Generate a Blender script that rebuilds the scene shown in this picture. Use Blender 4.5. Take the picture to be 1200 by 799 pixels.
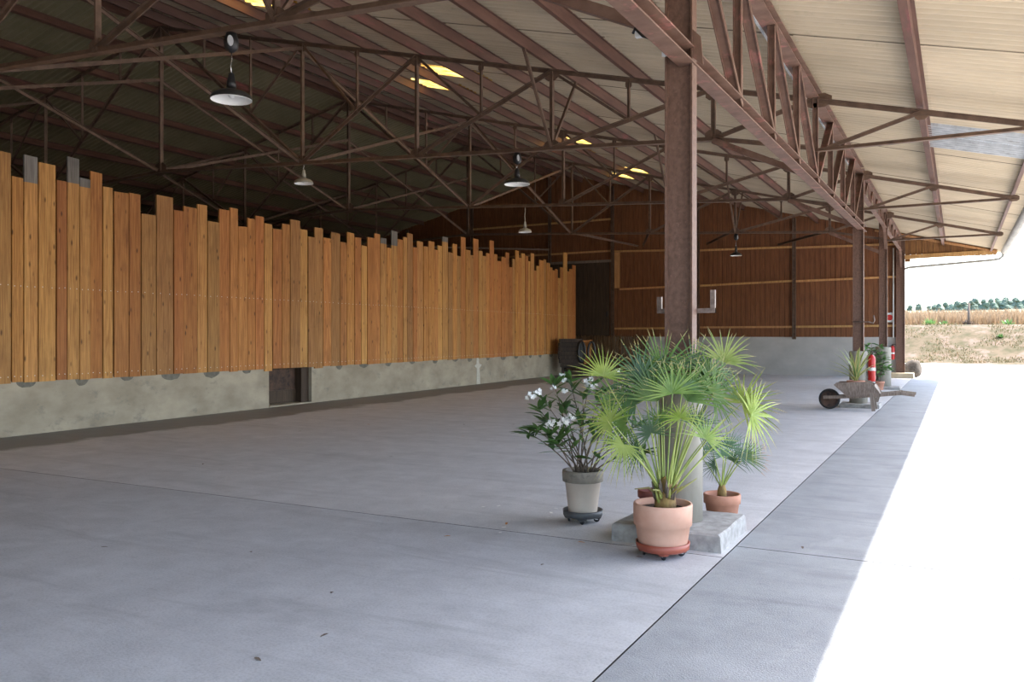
import bpy, bmesh, math, random
from mathutils import Vector, Matrix, noise
random.seed(7)
R = math.radians
PI = math.pi
for o in list(bpy.data.objects):
    bpy.data.objects.remove(o)
S = bpy.context.scene
COL = S.collection

# ------------------------------------------------------------------ camera
F, VX, HY, CZ = 989.0, 1123.0, 392.0, 1.72          # focal length and horizon in a 1200x799 frame
YAW = math.atan((VX - 600) / F)
cs, sn = math.cos(YAW), math.sin(YAW)
cam = bpy.data.cameras.new('camera')
cam.sensor_width = 36
cam.lens = F / 1200 * 36
cam.shift_y = -(399.5 - HY) / 1200
cam.clip_end = 2000
co = bpy.data.objects.new('camera', cam)
co.location = (0, 0, CZ)
co.rotation_euler = (R(90), 0, YAW)
COL.objects.link(co)
S.camera = co

# ------------------------------------------------------------------ light
SUN_DIR = Vector((2.26, 2.0, 4.8)).normalized()      # towards the sun
w = bpy.data.worlds.new('sky')
S.world = w
w.use_nodes = True
nt = w.node_tree
nt.nodes.clear()
sky = nt.nodes.new('ShaderNodeTexSky')
sky.sky_type = 'NISHITA'
sky.sun_disc = False
sky.sun_elevation = math.asin(SUN_DIR.z)
sky.sun_rotation = math.atan2(SUN_DIR.x, SUN_DIR.y)
sky.air_density = 1.0
sky.dust_density = 2.2
sky.ozone_density = 1.0
bg = nt.nodes.new('ShaderNodeBackground')
bg.inputs['Strength'].default_value = 0.36
wo = nt.nodes.new('ShaderNodeOutputWorld')
nt.links.new(sky.outputs[0], bg.inputs[0])
nt.links.new(bg.outputs[0], wo.inputs[0])
sl = bpy.data.lights.new('sun', 'SUN')
sl.energy = 4.5
sl.angle = R(0.45)
sl.color = (1, .96, .9)
so = bpy.data.objects.new('sun', sl)
so.rotation_euler = SUN_DIR.to_track_quat('Z', 'Y').to_euler()
so.location = (20, 20, 40)
COL.objects.link(so)
S.view_settings.view_transform = 'Standard'
S.view_settings.look = 'None'
S.view_settings.gamma = 1
S.view_settings.use_curve_mapping = False
S.view_settings.exposure = 1.42

# ------------------------------------------------------------------ pixel helpers
def ray(x, y):
    r = (x - 600) / F
    return Vector((r * cs - sn, r * sn + cs, (HY - y) / F))
def at_z(x, y, z=0.0):
    d = ray(x, y); t = (z - CZ) / d.z
    return Vector((d.x * t, d.y * t, z))
def at_y(x, y, Y):
    d = ray(x, y); t = Y / d.y
    return Vector((d.x * t, Y, CZ + d.z * t))
def at_f(x, y, f):
    d = ray(x, y)
    return Vector((d.x * f, d.y * f, CZ + d.z * f))
def depth(p):
    return -p[0] * sn + p[1] * cs

# ------------------------------------------------------------------ materials
MATS = {}
def nodes_of(name):
    m = bpy.data.materials.new(name)
    m.use_nodes = True
    n = m.node_tree
    b = n.nodes['Principled BSDF']
    MATS[name] = m
    return m, n, b
def mk(n, t, **k):
    x = n.nodes.new(t)
    for a, v in k.items():
        setattr(x, a, v)
    return x
def coords(n, coord, scale, rnd):
    if coord == 'Object':
        s = mk(n, 'ShaderNodeTexCoord').outputs['Object']
    else:
        s = mk(n, 'ShaderNodeNewGeometry').outputs['Position']
    if rnd:
        oi = mk(n, 'ShaderNodeObjectInfo')
        mu = mk(n, 'ShaderNodeMath', operation='MULTIPLY'); mu.inputs[1].default_value = 37.0
        n.links.new(oi.outputs['Random'], mu.inputs[0])
        ad = mk(n, 'ShaderNodeVectorMath', operation='ADD')
        n.links.new(s, ad.inputs[0]); n.links.new(mu.outputs[0], ad.inputs[1])
        s = ad.outputs[0]
    mp = mk(n, 'ShaderNodeMapping')
    mp.inputs['Scale'].default_value = scale
    n.links.new(s, mp.inputs[0])
    return mp.outputs[0]
def ntex(n, vec, scale, detail=5, rough=.6, dist=0):
    t = mk(n, 'ShaderNodeTexNoise')
    t.inputs['Scale'].default_value = scale
    t.inputs['Detail'].default_value = detail
    t.inputs['Roughness'].default_value = rough
    t.inputs['Distortion'].default_value = dist
    n.links.new(vec, t.inputs['Vector'])
    return t.outputs['Fac']
def ramp(n, fac, stops):
    r = mk(n, 'ShaderNodeValToRGB')
    e = r.color_ramp.elements
    while len(e) < len(stops):
        e.new(.5)
    for el, (p, c) in zip(e, stops):
        el.position = p
        el.color = (*c, 1) if len(c) == 3 else c
    n.links.new(fac, r.inputs[0])
    return r.outputs[0]
def mix(n, fac, a, b, mode='MIX'):
    x = mk(n, 'ShaderNodeMix', data_type='RGBA', blend_type=mode)
    for s, v in ((x.inputs['Factor'], fac), (x.inputs['A'], a), (x.inputs['B'], b)):
        if isinstance(v, (int, float)):
            s.default_value = v
        elif isinstance(v, tuple):
            s.default_value = (*v, 1)
        else:
            n.links.new(v, s)
    return x.outputs['Result']
def vary(n, col, amount, hue=0):
    oi = mk(n, 'ShaderNodeObjectInfo')
    mr = mk(n, 'ShaderNodeMapRange')
    mr.inputs['To Min'].default_value = 1 - amount
    mr.inputs['To Max'].default_value = 1 + amount
    n.links.new(oi.outputs['Random'], mr.inputs[0])
    hs = mk(n, 'ShaderNodeHueSaturation')
    n.links.new(mr.outputs[0], hs.inputs['Value'])
    if hue:
        mm = mk(n, 'ShaderNodeMath', operation='MULTIPLY'); mm.inputs[1].default_value = 7.31
        fr = mk(n, 'ShaderNodeMath', operation='FRACT')
        m2 = mk(n, 'ShaderNodeMapRange')
        m2.inputs['To Min'].default_value = .5 - hue; m2.inputs['To Max'].default_value = .5 + hue
        n.links.new(oi.outputs['Random'], mm.inputs[0]); n.links.new(mm.outputs[0], fr.inputs[0])
        n.links.new(fr.outputs[0], m2.inputs[0]); n.links.new(m2.outputs[0], hs.inputs['Hue'])
    n.links.new(col, hs.inputs['Color'])
    return hs.outputs[0]
def bump(n, b, fac, strength, dist=.02):
    x = mk(n, 'ShaderNodeBump')
    x.inputs['Strength'].default_value = strength
    x.inputs['Distance'].default_value = dist
    n.links.new(fac, x.inputs['Height'])
    n.links.new(x.outputs[0], b.inputs['Normal'])
def M(name, c1, c2, scale=3, stretch=(1, 1, 1), rough=.8, lo=.35, hi=.65, bmp=0, rnd=0, hue=0, coord='Object',
      spot=None, metal=0, detail=5, bdist=.01):
    m, n, b = nodes_of(name)
    v = coords(n, coord, stretch, rnd > 0 and coord == 'Object')
    f = ntex(n, v, scale, detail)
    c = ramp(n, f, [(lo, c1), (hi, c2)])
    if spot:
        sc, ss, a, bb = spot
        f2 = ntex(n, v, ss, 4, .7)
        c = mix(n, ramp(n, f2, [(a, (0, 0, 0)), (bb, (1, 1, 1))]), c, sc)
    if rnd:
        c = vary(n, c, rnd, hue)
    n.links.new(c, b.inputs['Base Color'])
    b.inputs['Roughness'].default_value = rough
    b.inputs['Metallic'].default_value = metal
    if bmp:
        bump(n, b, f, bmp, bdist)
    return m
def leaf_mat(name, c1, c2, rnd=.2, rough=.36, trans=.3, scale=4):
    m, n, b = nodes_of(name)
    v = coords(n, 'Object', (1, 1, 1), True)
    c = ramp(n, ntex(n, v, scale, 3), [(.35, c1), (.65, c2)])
    c = vary(n, c, rnd, .015)
    n.links.new(c, b.inputs['Base Color'])
    b.inputs['Roughness'].default_value = rough
    t = mk(n, 'ShaderNodeBsdfTranslucent')
    n.links.new(c, t.inputs[0])
    ms = mk(n, 'ShaderNodeMixShader'); ms.inputs[0].default_value = trans
    n.links.new(b.outputs[0], ms.inputs[1]); n.links.new(t.outputs[0], ms.inputs[2])
    n.links.new(ms.outputs[0], n.nodes['Material Output'].inputs[0])
    return m

# concrete floor inside: smooth grey, with a damp dirty margin of its own shape along the plank wall
def floor_mat(name, ca, cb, margin, fine=60.0, bs=.12):
    m, n, b = nodes_of(name)
    v = coords(n, 'Position', (1, 1, 1), 0)
    big = ntex(n, v, .45, 6, .6, .4)
    mid = ntex(n, v, 2.6, 6, .65)
    fin = ntex(n, v, fine, 3, .6)
    c = ramp(n, big, [(.3, ca), (.7, cb)])
    c = mix(n, .5, c, ramp(n, mid, [(.3, tuple(x * .78 for x in ca)), (.7, tuple(x * 1.12 for x in cb))]))
    c = mix(n, .22, c, ramp(n, fin, [(.3, (.12, .12, .12)), (.55, tuple(x * 1.05 for x in cb))]))
    c = mix(n, ramp(n, ntex(n, v, 7.0, 6, .75), [(.56, (0, 0, 0)), (.74, (.4, .4, .4))]), c, tuple(x * .62 for x in ca))
    c = mix(n, ramp(n, ntex(n, v, 1.3, 7, .7, 1.5), [(.55, (0, 0, 0)), (.72, (.35, .35, .35))]), c, tuple(min(1, x * 1.2) for x in cb))
    # swept streaks
    v2 = coords(n, 'Position', (.35, 2.2, 1), 0)
    c = mix(n, ramp(n, ntex(n, v2, 1.1, 5, .7, .8), [(.52, (0, 0, 0)), (.75, (.6, .6, .6))]), c, tuple(x * .70 for x in ca))
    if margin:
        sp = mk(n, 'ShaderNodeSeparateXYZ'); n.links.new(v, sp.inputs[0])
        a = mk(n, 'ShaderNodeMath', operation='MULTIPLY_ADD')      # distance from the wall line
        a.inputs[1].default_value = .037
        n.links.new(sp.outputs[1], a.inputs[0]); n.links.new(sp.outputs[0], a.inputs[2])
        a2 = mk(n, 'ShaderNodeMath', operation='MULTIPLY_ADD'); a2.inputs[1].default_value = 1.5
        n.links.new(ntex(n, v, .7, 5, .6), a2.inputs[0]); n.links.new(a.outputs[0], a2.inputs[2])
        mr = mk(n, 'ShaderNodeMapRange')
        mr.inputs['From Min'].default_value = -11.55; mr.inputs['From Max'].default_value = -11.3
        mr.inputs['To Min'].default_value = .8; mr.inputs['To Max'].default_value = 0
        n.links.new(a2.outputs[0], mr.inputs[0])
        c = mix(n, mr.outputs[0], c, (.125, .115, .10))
    n.links.new(c, b.inputs['Base Color'])
    b.inputs['Roughness'].default_value = .62
    bump(n, b, fin, bs, .01)
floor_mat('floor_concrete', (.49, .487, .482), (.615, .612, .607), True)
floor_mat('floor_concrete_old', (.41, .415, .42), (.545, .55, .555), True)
floor_mat('strip_concrete', (.245, .26, .27), (.36, .375, .385), False, 90.0, .5)
floor_mat('apron_concrete', (.58, .52, .43), (.66, .595, .50), False)

M('plinth_concrete', (.285, .24, .18), (.455, .395, .305), 1.3, (1, 1, 1.6), .85, .3, .7, .25, coord='Position', detail=8, spot=((.20, .19, .165), 2.2, .58, .78))
M('damp_stain', (.12, .11, .09), (.19, .175, .145), 9, rough=.8)
M('repair_mortar', (.50, .48, .43), (.62, .6, .54), 12, rough=.85)
M('base_concrete', (.26, .25, .235), (.42, .41, .385), 9, rough=.88, bmp=.6, detail=8, spot=((.14, .135, .125), 6, .6, .8))
M('round_concrete', (.25, .23, .185), (.36, .335, .28), 4, (1, 1, .4), .85, bmp=.15)
M('block_wall', (.40, .385, .36), (.50, .485, .455), 1.2, (1, 1, 1.5), .9, .3, .7, .15, coord='Position', detail=7)
M('cream_stone', (.34, .28, .18), (.42, .35, .24), 5, rough=.9, bmp=.4)
M('rock', (.075, .06, .045), (.15, .125, .10), 7, rough=.95, bmp=.9, spot=((.04, .035, .025), 5, .55, .7))

STEEL = ((.095, .056, .036), (.165, .10, .066))
M('steel', *STEEL, 6, rough=.62, bmp=.15, rnd=.12, spot=((.17, .085, .07), 3.2, .60, .82), detail=7)
M('purlin_steel', (.095, .042, .028), (.15, .070, .047), 3, (2, .35, 2), .62, rnd=.1, spot=((.24, .07, .065), 1.4, .60, .70), detail=7)
M('column_steel', (.115, .060, .040), (.175, .095, .066), 26, (1, 1, .8), .62, bmp=.4, spot=((.24, .13, .10), 34, .60, .74), detail=7)
M('girder_steel', (.125, .064, .042), (.195, .112, .080), 5, rough=.6, bmp=.2, spot=((.36, .14, .12), 3.0, .56, .70), detail=8)
M('galvanised', (.36, .37, .38), (.52, .53, .54), 4, rough=.5, metal=.35, spot=((.22, .20, .18), 3, .55, .75))
M('nail', (.66, .62, .55), (.75, .72, .65), 9, rough=.45)
M('bracket_steel', (.15, .105, .085), (.26, .195, .165), 20, rough=.5, metal=.3)
M('gutter_zinc', (.20, .195, .175), (.30, .29, .265), 3, (1, .3, 1), .6, spot=((.14, .135, .11), 2.5, .58, .72))
M('black_plastic', (.012, .012, .013), (.02, .02, .022), 8, rough=.45)
M('black_enamel', (.018, .018, .019), (.035, .034, .033), 6, rough=.35)
M('pale_enamel', (.34, .31, .25), (.46, .43, .36), 9, rough=.4)
M('white_enamel', (.78, .77, .74), (.84, .83, .8), 6, rough=.4)
M('white_plastic', (.68, .68, .66), (.75, .75, .73), 8, rough=.5)

# roof sheets
def roof_mat(name, k):
    m, n, b = nodes_of(name)
    v = coords(n, 'Position', (1, 1, 1), 0)
    c = ramp(n, ntex(n, v, .5, 6, .65), [(.3, (.495, .405, .285)), (.7, (.61, .505, .365))])
    v2 = coords(n, 'Position', (.5, 7, .5), 0)
    c = mix(n, ramp(n, ntex(n, v2, 1.0, 5, .7), [(.5, (0, 0, 0)), (.8, (.5, .5, .5))]), c, (.33, .28, .22))
    c = mix(n, ramp(n, ntex(n, v, 2.4, 6, .7), [(.62, (0, 0, 0)), (.8, (.5, .5, .5))]), c, (.27, .25, .15))
    if k:                                         # far slope: its shade put into the colour, along with dark lichen
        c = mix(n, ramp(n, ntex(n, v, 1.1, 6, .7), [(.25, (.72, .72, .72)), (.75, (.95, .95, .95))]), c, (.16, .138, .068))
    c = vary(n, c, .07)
    n.links.new(c, b.inputs['Base Color'])
    b.inputs['Roughness'].default_value = .9
roof_mat('fibre_cement', 0)
roof_mat('shaded_lichen_fibre_cement', 1)
M('lap_shadow', (.11, .085, .06), (.2, .155, .105), 3, rough=.95)
def sky_sheet():
    m, n, b = nodes_of('yellow_fibreglass')
    v = coords(n, 'Object', (.6, 3, 1), True)
    f = ntex(n, v, 2.0, 6, .75)
    c = ramp(n, f, [(.38, (.22, .10, .02)), (.5, (.62, .37, .075)), (.7, (.75, .53, .16))])
    t = mk(n, 'ShaderNodeBsdfTranslucent')
    n.links.new(c, t.inputs[0])
    n.links.new(c, b.inputs['Base Color'])
    ms = mk(n, 'ShaderNodeMixShader'); ms.inputs[0].default_value = .75
    n.links.new(b.outputs[0], ms.inputs[1]); n.links.new(t.outputs[0], ms.inputs[2])
    n.links.new(ms.outputs[0], n.nodes['Material Output'].inputs[0])
sky_sheet()

# planks: straight grain along z, knots, each board its own tone
def plank_mat(name, ca, cb, cc, val=.22, hue=.012, knots=True, gscale=1.0):
    m, n, b = nodes_of(name)
    v = coords(n, 'Object', (9 * gscale, 9 * gscale, .55), True)
    f = ntex(n, v, 1.6, 6, .6, 1.2)
    c = ramp(n, f, [(.28, ca), (.5, cb), (.72, cc)])
    v3 = coords(n, 'Object', (26, 26, .8), True)
    f3 = ntex(n, v3, 2.0, 4, .6, .5)
    c = mix(n, .36, c, ramp(n, f3, [(.38, tuple(x * .45 for x in ca)), (.6, cc)]))
    v4 = coords(n, 'Object', (1.2, 1.2, .9), True)
    c = mix(n, ramp(n, ntex(n, v4, 1.6, 4, .6), [(.55, (0, 0, 0)), (.8, (.55, .55, .55))]), c, tuple(x * .62 for x in ca))
    if knots:
        v2 = coords(n, 'Object', (7, 7, 2.6), True)
        vo = mk(n, 'ShaderNodeTexVoronoi'); vo.inputs['Scale'].default_value = 1.0
        n.links.new(v2, vo.inputs['Vector'])
        k = ramp(n, vo.outputs['Distance'], [(.07, (.85, .85, .85)), (.17, (0, 0, 0))])
        c = mix(n, k, c, tuple(x * .28 for x in ca))
    c = vary(n, c, val, hue)
    n.links.new(c, b.inputs['Base Color'])
    b.inputs['Roughness'].default_value = .68
    bump(n, b, f3, .12, .004)
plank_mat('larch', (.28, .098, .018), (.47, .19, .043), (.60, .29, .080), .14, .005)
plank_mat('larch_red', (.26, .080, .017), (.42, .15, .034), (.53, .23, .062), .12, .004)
plank_mat('larch_pale', (.34, .135, .030), (.53, .245, .064), (.65, .35, .11), .12, .004)
plank_mat('larch_dull', (.25, .10, .026), (.40, .18, .05), (.50, .265, .085), .12, .004)
plank_mat('grey_wood', (.12, .105, .09), (.19, .17, .15), (.25, .23, .205), knots=False)
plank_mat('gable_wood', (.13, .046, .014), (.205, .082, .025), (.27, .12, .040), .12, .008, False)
plank_mat('dark_wood', (.030, .017, .010), (.055, .030, .018), (.085, .05, .03), .15, .01, False)
plank_mat('beam_wood', (.34, .16, .055), (.52, .27, .095), (.62, .36, .15), .1, .008, False)
plank_mat('old_wood', (.13, .095, .07), (.23, .17, .13), (.34, .27, .21), .1, .01, False, 2.0)
plank_mat('machine_wood', (.018, .011, .008), (.034, .021, .014), (.06, .036, .024), .1, .01, False)
M('reed', (.16, .09, .045), (.33, .20, .11), 14, (3, 3, .2), .8, rnd=.3)
M('rusty_panel', (.045, .028, .022), (.12, .065, .042), 4, rough=.8, spot=((.03, .02, .018), 6, .5, .65))
M('dark_void', (.012, .010, .009), (.02, .017, .014), 5, rough=.9)

M('terracotta_pale', (.56, .30, .205), (.66, .40, .29), 3, rough=.75, coord='Object')
M('terracotta', (.44, .20, .125), (.54, .27, .18), 5, rough=.8)
M('terracotta_dark', (.20, .055, .038), (.28, .08, .055), 5, rough=.6)
M('red_brown_plastic', (.26, .060, .033), (.32, .078, .044), 5, rough=.45)
M('beige_pot', (.60, .50, .41), (.68, .58, .48), 3, rough=.7)
M('grey_rim', (.20, .17, .135), (.28, .245, .20), 8, rough=.7, spot=((.10, .09, .08), 12, .55, .7))
M('dark_grey_plastic', (.055, .058, .06), (.085, .088, .09), 6, rough=.5)
M('white_pot', (.55, .55, .52), (.66, .66, .63), 4, rough=.6)
M('soil', (.018, .013, .009), (.055, .04, .028), 30, rough=1, bmp=1.0)
M('red_paint', (.42, .012, .010), (.52, .02, .015), 4, rough=.35)
M('rubber', (.02, .019, .018), (.045, .042, .04), 8, rough=.8)
M('chrome', (.5, .5, .5), (.6, .6, .6), 5, rough=.25, metal=.9)
M('bark', (.10, .075, .055), (.20, .155, .12), 20, (1, 1, .3), .9)
M('palm_fibre', (.12, .065, .025), (.36, .24, .08), 16, (1, 1, .4), .9, bmp=.8)
M('white_petal', (.80, .79, .74), (.88, .87, .83), 8, rough=.6)
M('orange_leaf', (.45, .17, .03), (.6, .27, .05), 6, rough=.6)
leaf_mat('palm_green', (.075, .16, .03), (.16, .27, .055))
leaf_mat('palm_light', (.19, .29, .045), (.38, .46, .10))
leaf_mat('palm_dark', (.035, .085, .030), (.075, .155, .045))
leaf_mat('palm_blue', (.055, .12, .055), (.11, .21, .09))
leaf_mat('palm_tip', (.36, .34, .11), (.50, .44, .17), .15)
leaf_mat('petiole', (.25, .33, .07), (.38, .44, .12), .12, .5, .1)
leaf_mat('oleander_green', (.05, .125, .03), (.12, .23, .06), .35)
leaf_mat('agave_green', (.11, .20, .06), (.20, .30, .10), .2)
leaf_mat('agave_edge', (.50, .47, .16), (.6, .55, .24), .1)
leaf_mat('shrub_green', (.07, .17, .045), (.16, .30, .085), .25)
leaf_mat('dry_grass', (.28, .20, .10), (.38, .28, .155), .15, .8, .4)
leaf_mat('bank_grass', (.11, .11, .034), (.18, .155, .06), .2, .8, .3)
leaf_mat('hazy_tree_green', (.075, .12, .085), (.12, .17, .12), .15, .8, .1, 1)  # bluish distance haze mixed into the tree colour
M('bank_earth', (.064, .055, .017), (.135, .094, .050), 1.6, (1, 1, 1), .95, .36, .6, 0, coord='Position', detail=8, spot=((.185, .128, .088), 1.1, .52, .64))
M('path_earth', (.24, .20, .14), (.32, .27, .20), 2, rough=.95, coord='Position')
M('field_earth', (.18, .14, .07), (.23, .18, .10), .5, rough=.95, coord='Position')

# ------------------------------------------------------------------ mesh builder
class MB:
    def __init__(s):
        s.v, s.f, s.m, s.sm = [], [], [], []
        s.mats = []
    def mi(s, mat):
        if mat not in s.mats:
            s.mats.append(mat)
        return s.mats.index(mat)
    def add(s, vs, fs, mat, smooth=False):
        b = len(s.v)
        s.v += [tuple(p) for p in vs]
        i = s.mi(mat)
        for f in fs:
            s.f.append(tuple(b + k for k in f)); s.m.append(i); s.sm.append(smooth)
    def box(s, lo, hi, mat):
        x0, y0, z0 = lo; x1, y1, z1 = hi
        s.add([(x0, y0, z0), (x1, y0, z0), (x1, y1, z0), (x0, y1, z0), (x0, y0, z1), (x1, y0, z1), (x1, y1, z1), (x0, y1, z1)],
              [(0, 3, 2, 1), (4, 5, 6, 7), (0, 1, 5, 4), (1, 2, 6, 5), (2, 3, 7, 6), (3, 0, 4, 7)], mat)
    def bar(s, p0, p1, a, b, side, mat, off=(0, 0)):
        """box from p0 to p1: a wide along side, b deep across it"""
        p0, p1, side = Vector(p0), Vector(p1), Vector(side)
        d = (p1 - p0).normalized()
        side = (side - d * side.dot(d)).normalized()
        up = d.cross(side)
        if up.z < 0 or (abs(up.z) < 1e-4 and up.x < 0): up = -up
        vs = []
        for p in (p0, p1):
            for i, j in ((-1, -1), (1, -1), (1, 1), (-1, 1)):
                vs.append(p + side * (i * a / 2 + off[0]) + up * (j * b / 2 + off[1]))
        s.add(vs, [(0, 3, 2, 1), (4, 5, 6, 7), (0, 1, 5, 4), (1, 2, 6, 5), (2, 3, 7, 6), (3, 0, 4, 7)], mat)
    def tee(s, p0, p1, wd, h, side, mat, t=.012, flip=1):
        s.bar(p0, p1, wd, t, side, mat, (0, flip * (h / 2 - t / 2)))
        s.bar(p0, p1, t * 2, h - t, side, mat, (0, -flip * t / 2))
    def ibeam(s, p0, p1, wd, h, side, mat, t=.012):
        s.bar(p0, p1, wd, t, side, mat, (0, h / 2 - t / 2))
        s.bar(p0, p1, wd, t, side, mat, (0, -h / 2 + t / 2))
        s.bar(p0, p1, t, h - 2 * t, side, mat)
    def channel(s, p0, p1, wd, h, side, mat, t=.012):
        s.bar(p0, p1, wd, t, side, mat, (0, h / 2 - t / 2))
        s.bar(p0, p1, wd, t, side, mat, (0, -h / 2 + t / 2))
        s.bar(p0, p1, t, h - 2 * t, side, mat, (-wd / 2 + t / 2, 0))
    def tube(s, pts, rad, mat, n=6, smooth=True, cap=True):
        pts = [Vector(p) for p in pts]
        if not isinstance(rad, (list, tuple)): rad = [rad] * len(pts)
        vs, fs = [], []
        prev = None
        for i, p in enumerate(pts):
            d = (pts[min(i + 1, len(pts) - 1)] - pts[max(i - 1, 0)]).normalized()
            if prev is None:
                a = d.cross(Vector((0, 0, 1)))
                if a.length < .05: a = d.cross(Vector((1, 0, 0)))
            else:
                a = prev - d * prev.dot(d)
            a.normalize(); prev = a
            b = d.cross(a)
            for k in range(n):
                t = 2 * PI * k / n
                vs.append(p + (a * math.cos(t) + b * math.sin(t)) * rad[i])
        for i in range(len(pts) - 1):
            for k in range(n):
                fs.append((i * n + k, i * n + (k + 1) % n, (i + 1) * n + (k + 1) % n, (i + 1) * n + k))
        if cap:
            fs.append(tuple(range(n - 1, -1, -1))); fs.append(tuple((len(pts) - 1) * n + k for k in range(n)))
        s.add(vs, fs, mat, smooth)
    def lathe(s, prof, mat, c=(0, 0, 0), n=24, smooth=True, wob=0, capb=True, capt=False):
        vs, fs = [], []
        for (r, z) in prof:
            for k in range(n):
                t = 2 * PI * k / n
                q = r * (1 + wob * noise.noise(Vector((math.cos(t) * 1.3 + c[0], math.sin(t) * 1.3, z * 2))))
                vs.append((c[0] + q * math.cos(t), c[1] + q * math.sin(t), c[2] + z))
        for i in range(len(prof) - 1):
            for k in range(n):
                fs.append((i * n + k, i * n + (k + 1) % n, (i + 1) * n + (k + 1) % n, (i + 1) * n + k))
        if capb: fs.append(tuple(range(n - 1, -1, -1)))
        if capt: fs.append(tuple((len(prof) - 1) * n + k for k in range(n)))
        s.add(vs, fs, mat, smooth)
    def prism(s, pts, d, mat):
        """polygon pts extruded by vector d"""
        n = len(pts); d = Vector(d)
        vs = [Vector(p) for p in pts] + [Vector(p) + d for p in pts]
        fs = [tuple(range(n - 1, -1, -1)), tuple(range(n, 2 * n))]
        fs += [(i, (i + 1) % n, n + (i + 1) % n, n + i) for i in range(n)]
        s.add(vs, fs, mat)
    def plate(s, c, wd, h, mat, axis='Y', t=.014):
        c = Vector(c)
        k = [(-.5, -.25), (-.25, -.5), (.25, -.5), (.5, -.25), (.5, .25), (.25, .5), (-.25, .5), (-.5, .25)]
        if axis == 'Y':
            s.prism([c + Vector((a * wd, -t / 2, b * h)) for a, b in k], (0, t, 0), mat)
        else:
            s.prism([c + Vector((-t / 2, a * wd, b * h)) for a, b in k], (t, 0, 0), mat)
    def mesh(s, name):
        me = bpy.data.meshes.new(name)
        me.from_pydata(s.v, [], s.f)
        for m in s.mats: me.materials.append(MATS[m])
        me.polygons.foreach_set('material_index', s.m)
        me.polygons.foreach_set('use_smooth', s.sm)
        bm = bmesh.new(); bm.from_mesh(me)
        bmesh.ops.recalc_face_normals(bm, faces=bm.faces); bm.to_mesh(me); bm.free()
        me.update()
        return me
    def build(s, name, parent=None, loc=None, kind=None):
        if loc is not None:
            L = Vector(loc); s.v = [tuple(Vector(p) - L) for p in s.v]
        return put(name, s.mesh(name), parent, loc, kind)
def put(name, me, parent=None, loc=None, kind=None):
    o = bpy.data.objects.new(name, me)
    COL.objects.link(o)
    if loc is not None: o.location = loc
    if parent is not None:
        o.parent = parent
        if loc is not None: o.location = Vector(loc) - world_loc(parent)
    if kind: o['kind'] = kind
    return o
WL = {}
def world_loc(o):
    v = Vector((0, 0, 0))
    while o is not None:
        v = v + o.location; o = o.parent
    return v
def thing(name, label, cat, loc=(0, 0, 0), group=None):
    o = bpy.data.objects.new(name, None)
    o.empty_display_size = .1
    COL.objects.link(o); o.location = loc
    return tag(o, label, cat, group)
def tag(o, label, cat, group=None):
    o['label'] = label; o['category'] = cat
    if group: o['group'] = group
    return o
def struct(name, loc=(0, 0, 0)):
    o = bpy.data.objects.new(name, None); COL.objects.link(o); o.location = loc; o['kind'] = 'structure'
    return o
def part(t, name, fn, kind=None):
    """one mesh part of thing t, built in world coordinates by fn(mb)"""
    b = MB(); fn(b)
    return b.build(name, t, world_loc(t), kind)
def sub(p, name, fn):
    b = MB(); fn(b)
    return b.build(name, p, world_loc(p))

# ------------------------------------------------------------------ layout constants
XC = -2.10                                       # column line
XR = -17.4                                       # ridge
TY = [7.1, 14.35, 21.6, 29.1]                    # truss planes
YG = 37.3                                        # far gable
YN = -14.6                                       # near end of the roof
def zt(X):                                       # top chord
    d = X if X > XR else 2 * XR - X
    return 5.49 + .246 * (-2 - d)
def zb(X):                                       # bottom chord
    d = X if X > XR else 2 * XR - X
    return 5.06 + .05 * (-3.7 - d)
def zs(X): return zt(X) + .30                    # underside of the sheets
def wall_x(Y): return -14.12 - .037 * (Y - 8.5)

# ------------------------------------------------------------------ floor and ground
fl = struct('floor')
part(fl, 'sub_base', lambda b: b.box((-34, YN, -.4), (3.0, YG + .3, -.09), 'dark_void'))
def slab(x0, x1, y0, y1, mat, g=.007):
    c = ((x0 + x1) / 2, (y0 + y1) / 2, 0)
    b = MB()
    ch = .001
    x0 += g; x1 -= g; y0 += g; y1 -= g
    b.add([(x0, y0, -.1), (x1, y0, -.1), (x1, y1, -.1), (x0, y1, -.1), (x0, y0, -ch), (x1, y0, -ch), (x1, y1, -ch), (x0, y1, -ch),
           (x0 + ch, y0 + ch, 0), (x1 - ch, y0 + ch, 0), (x1 - ch, y1 - ch, 0), (x0 + ch, y1 - ch, 0)],
          [(8, 9, 10, 11)], mat)
    b.f += [(0, 1, 5, 4), (1, 2, 6, 5), (2, 3, 7, 6), (3, 0, 4, 7), (4, 5, 9, 8), (5, 6, 10, 9), (6, 7, 11, 10), (7, 4, 8, 11)]
    b.m += [b.mi('dark_void')] * 8; b.sm += [False] * 8    # joint side faces coloured dark
    b.build('slab', fl, c)
slab(-34, -1.6, YN, 6.52, 'floor_concrete_old', .005)
slab(-34, -1.6, 6.52, 21.8, 'floor_concrete', .004)
slab(-34, -1.6, 21.8, YG + .3, 'floor_concrete', .003)
ys = [YN, -6.9, 0, 6.92, 13.72, 20.8, 28.0, YG + .3]
for a, b_ in zip(ys, ys[1:]):
    slab(-1.6, 2.9, a, b_, 'strip_concrete', .0045)
gr = struct('ground')
part(gr, 'apron', lambda b: b.box((2.9, YN, -.3), (26, 62, -.012), 'apron_concrete'))
part(gr, 'apron', lambda b: b.box((-12, YG + .3, -.3), (2.9, 62, -.015), 'apron_concrete'))
part(gr, 'meadow', lambda b: b.box((26, -90, -.3), (130, 62, -.02), 'bank_earth'))
part(gr, 'meadow', lambda b: b.box((-130, -90, -.3), (26, YN, -.03), 'bank_earth'))
part(gr, 'meadow', lambda b: b.box((-130, YN, -.3), (-34, 62, -.03), 'bank_earth'))

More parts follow.
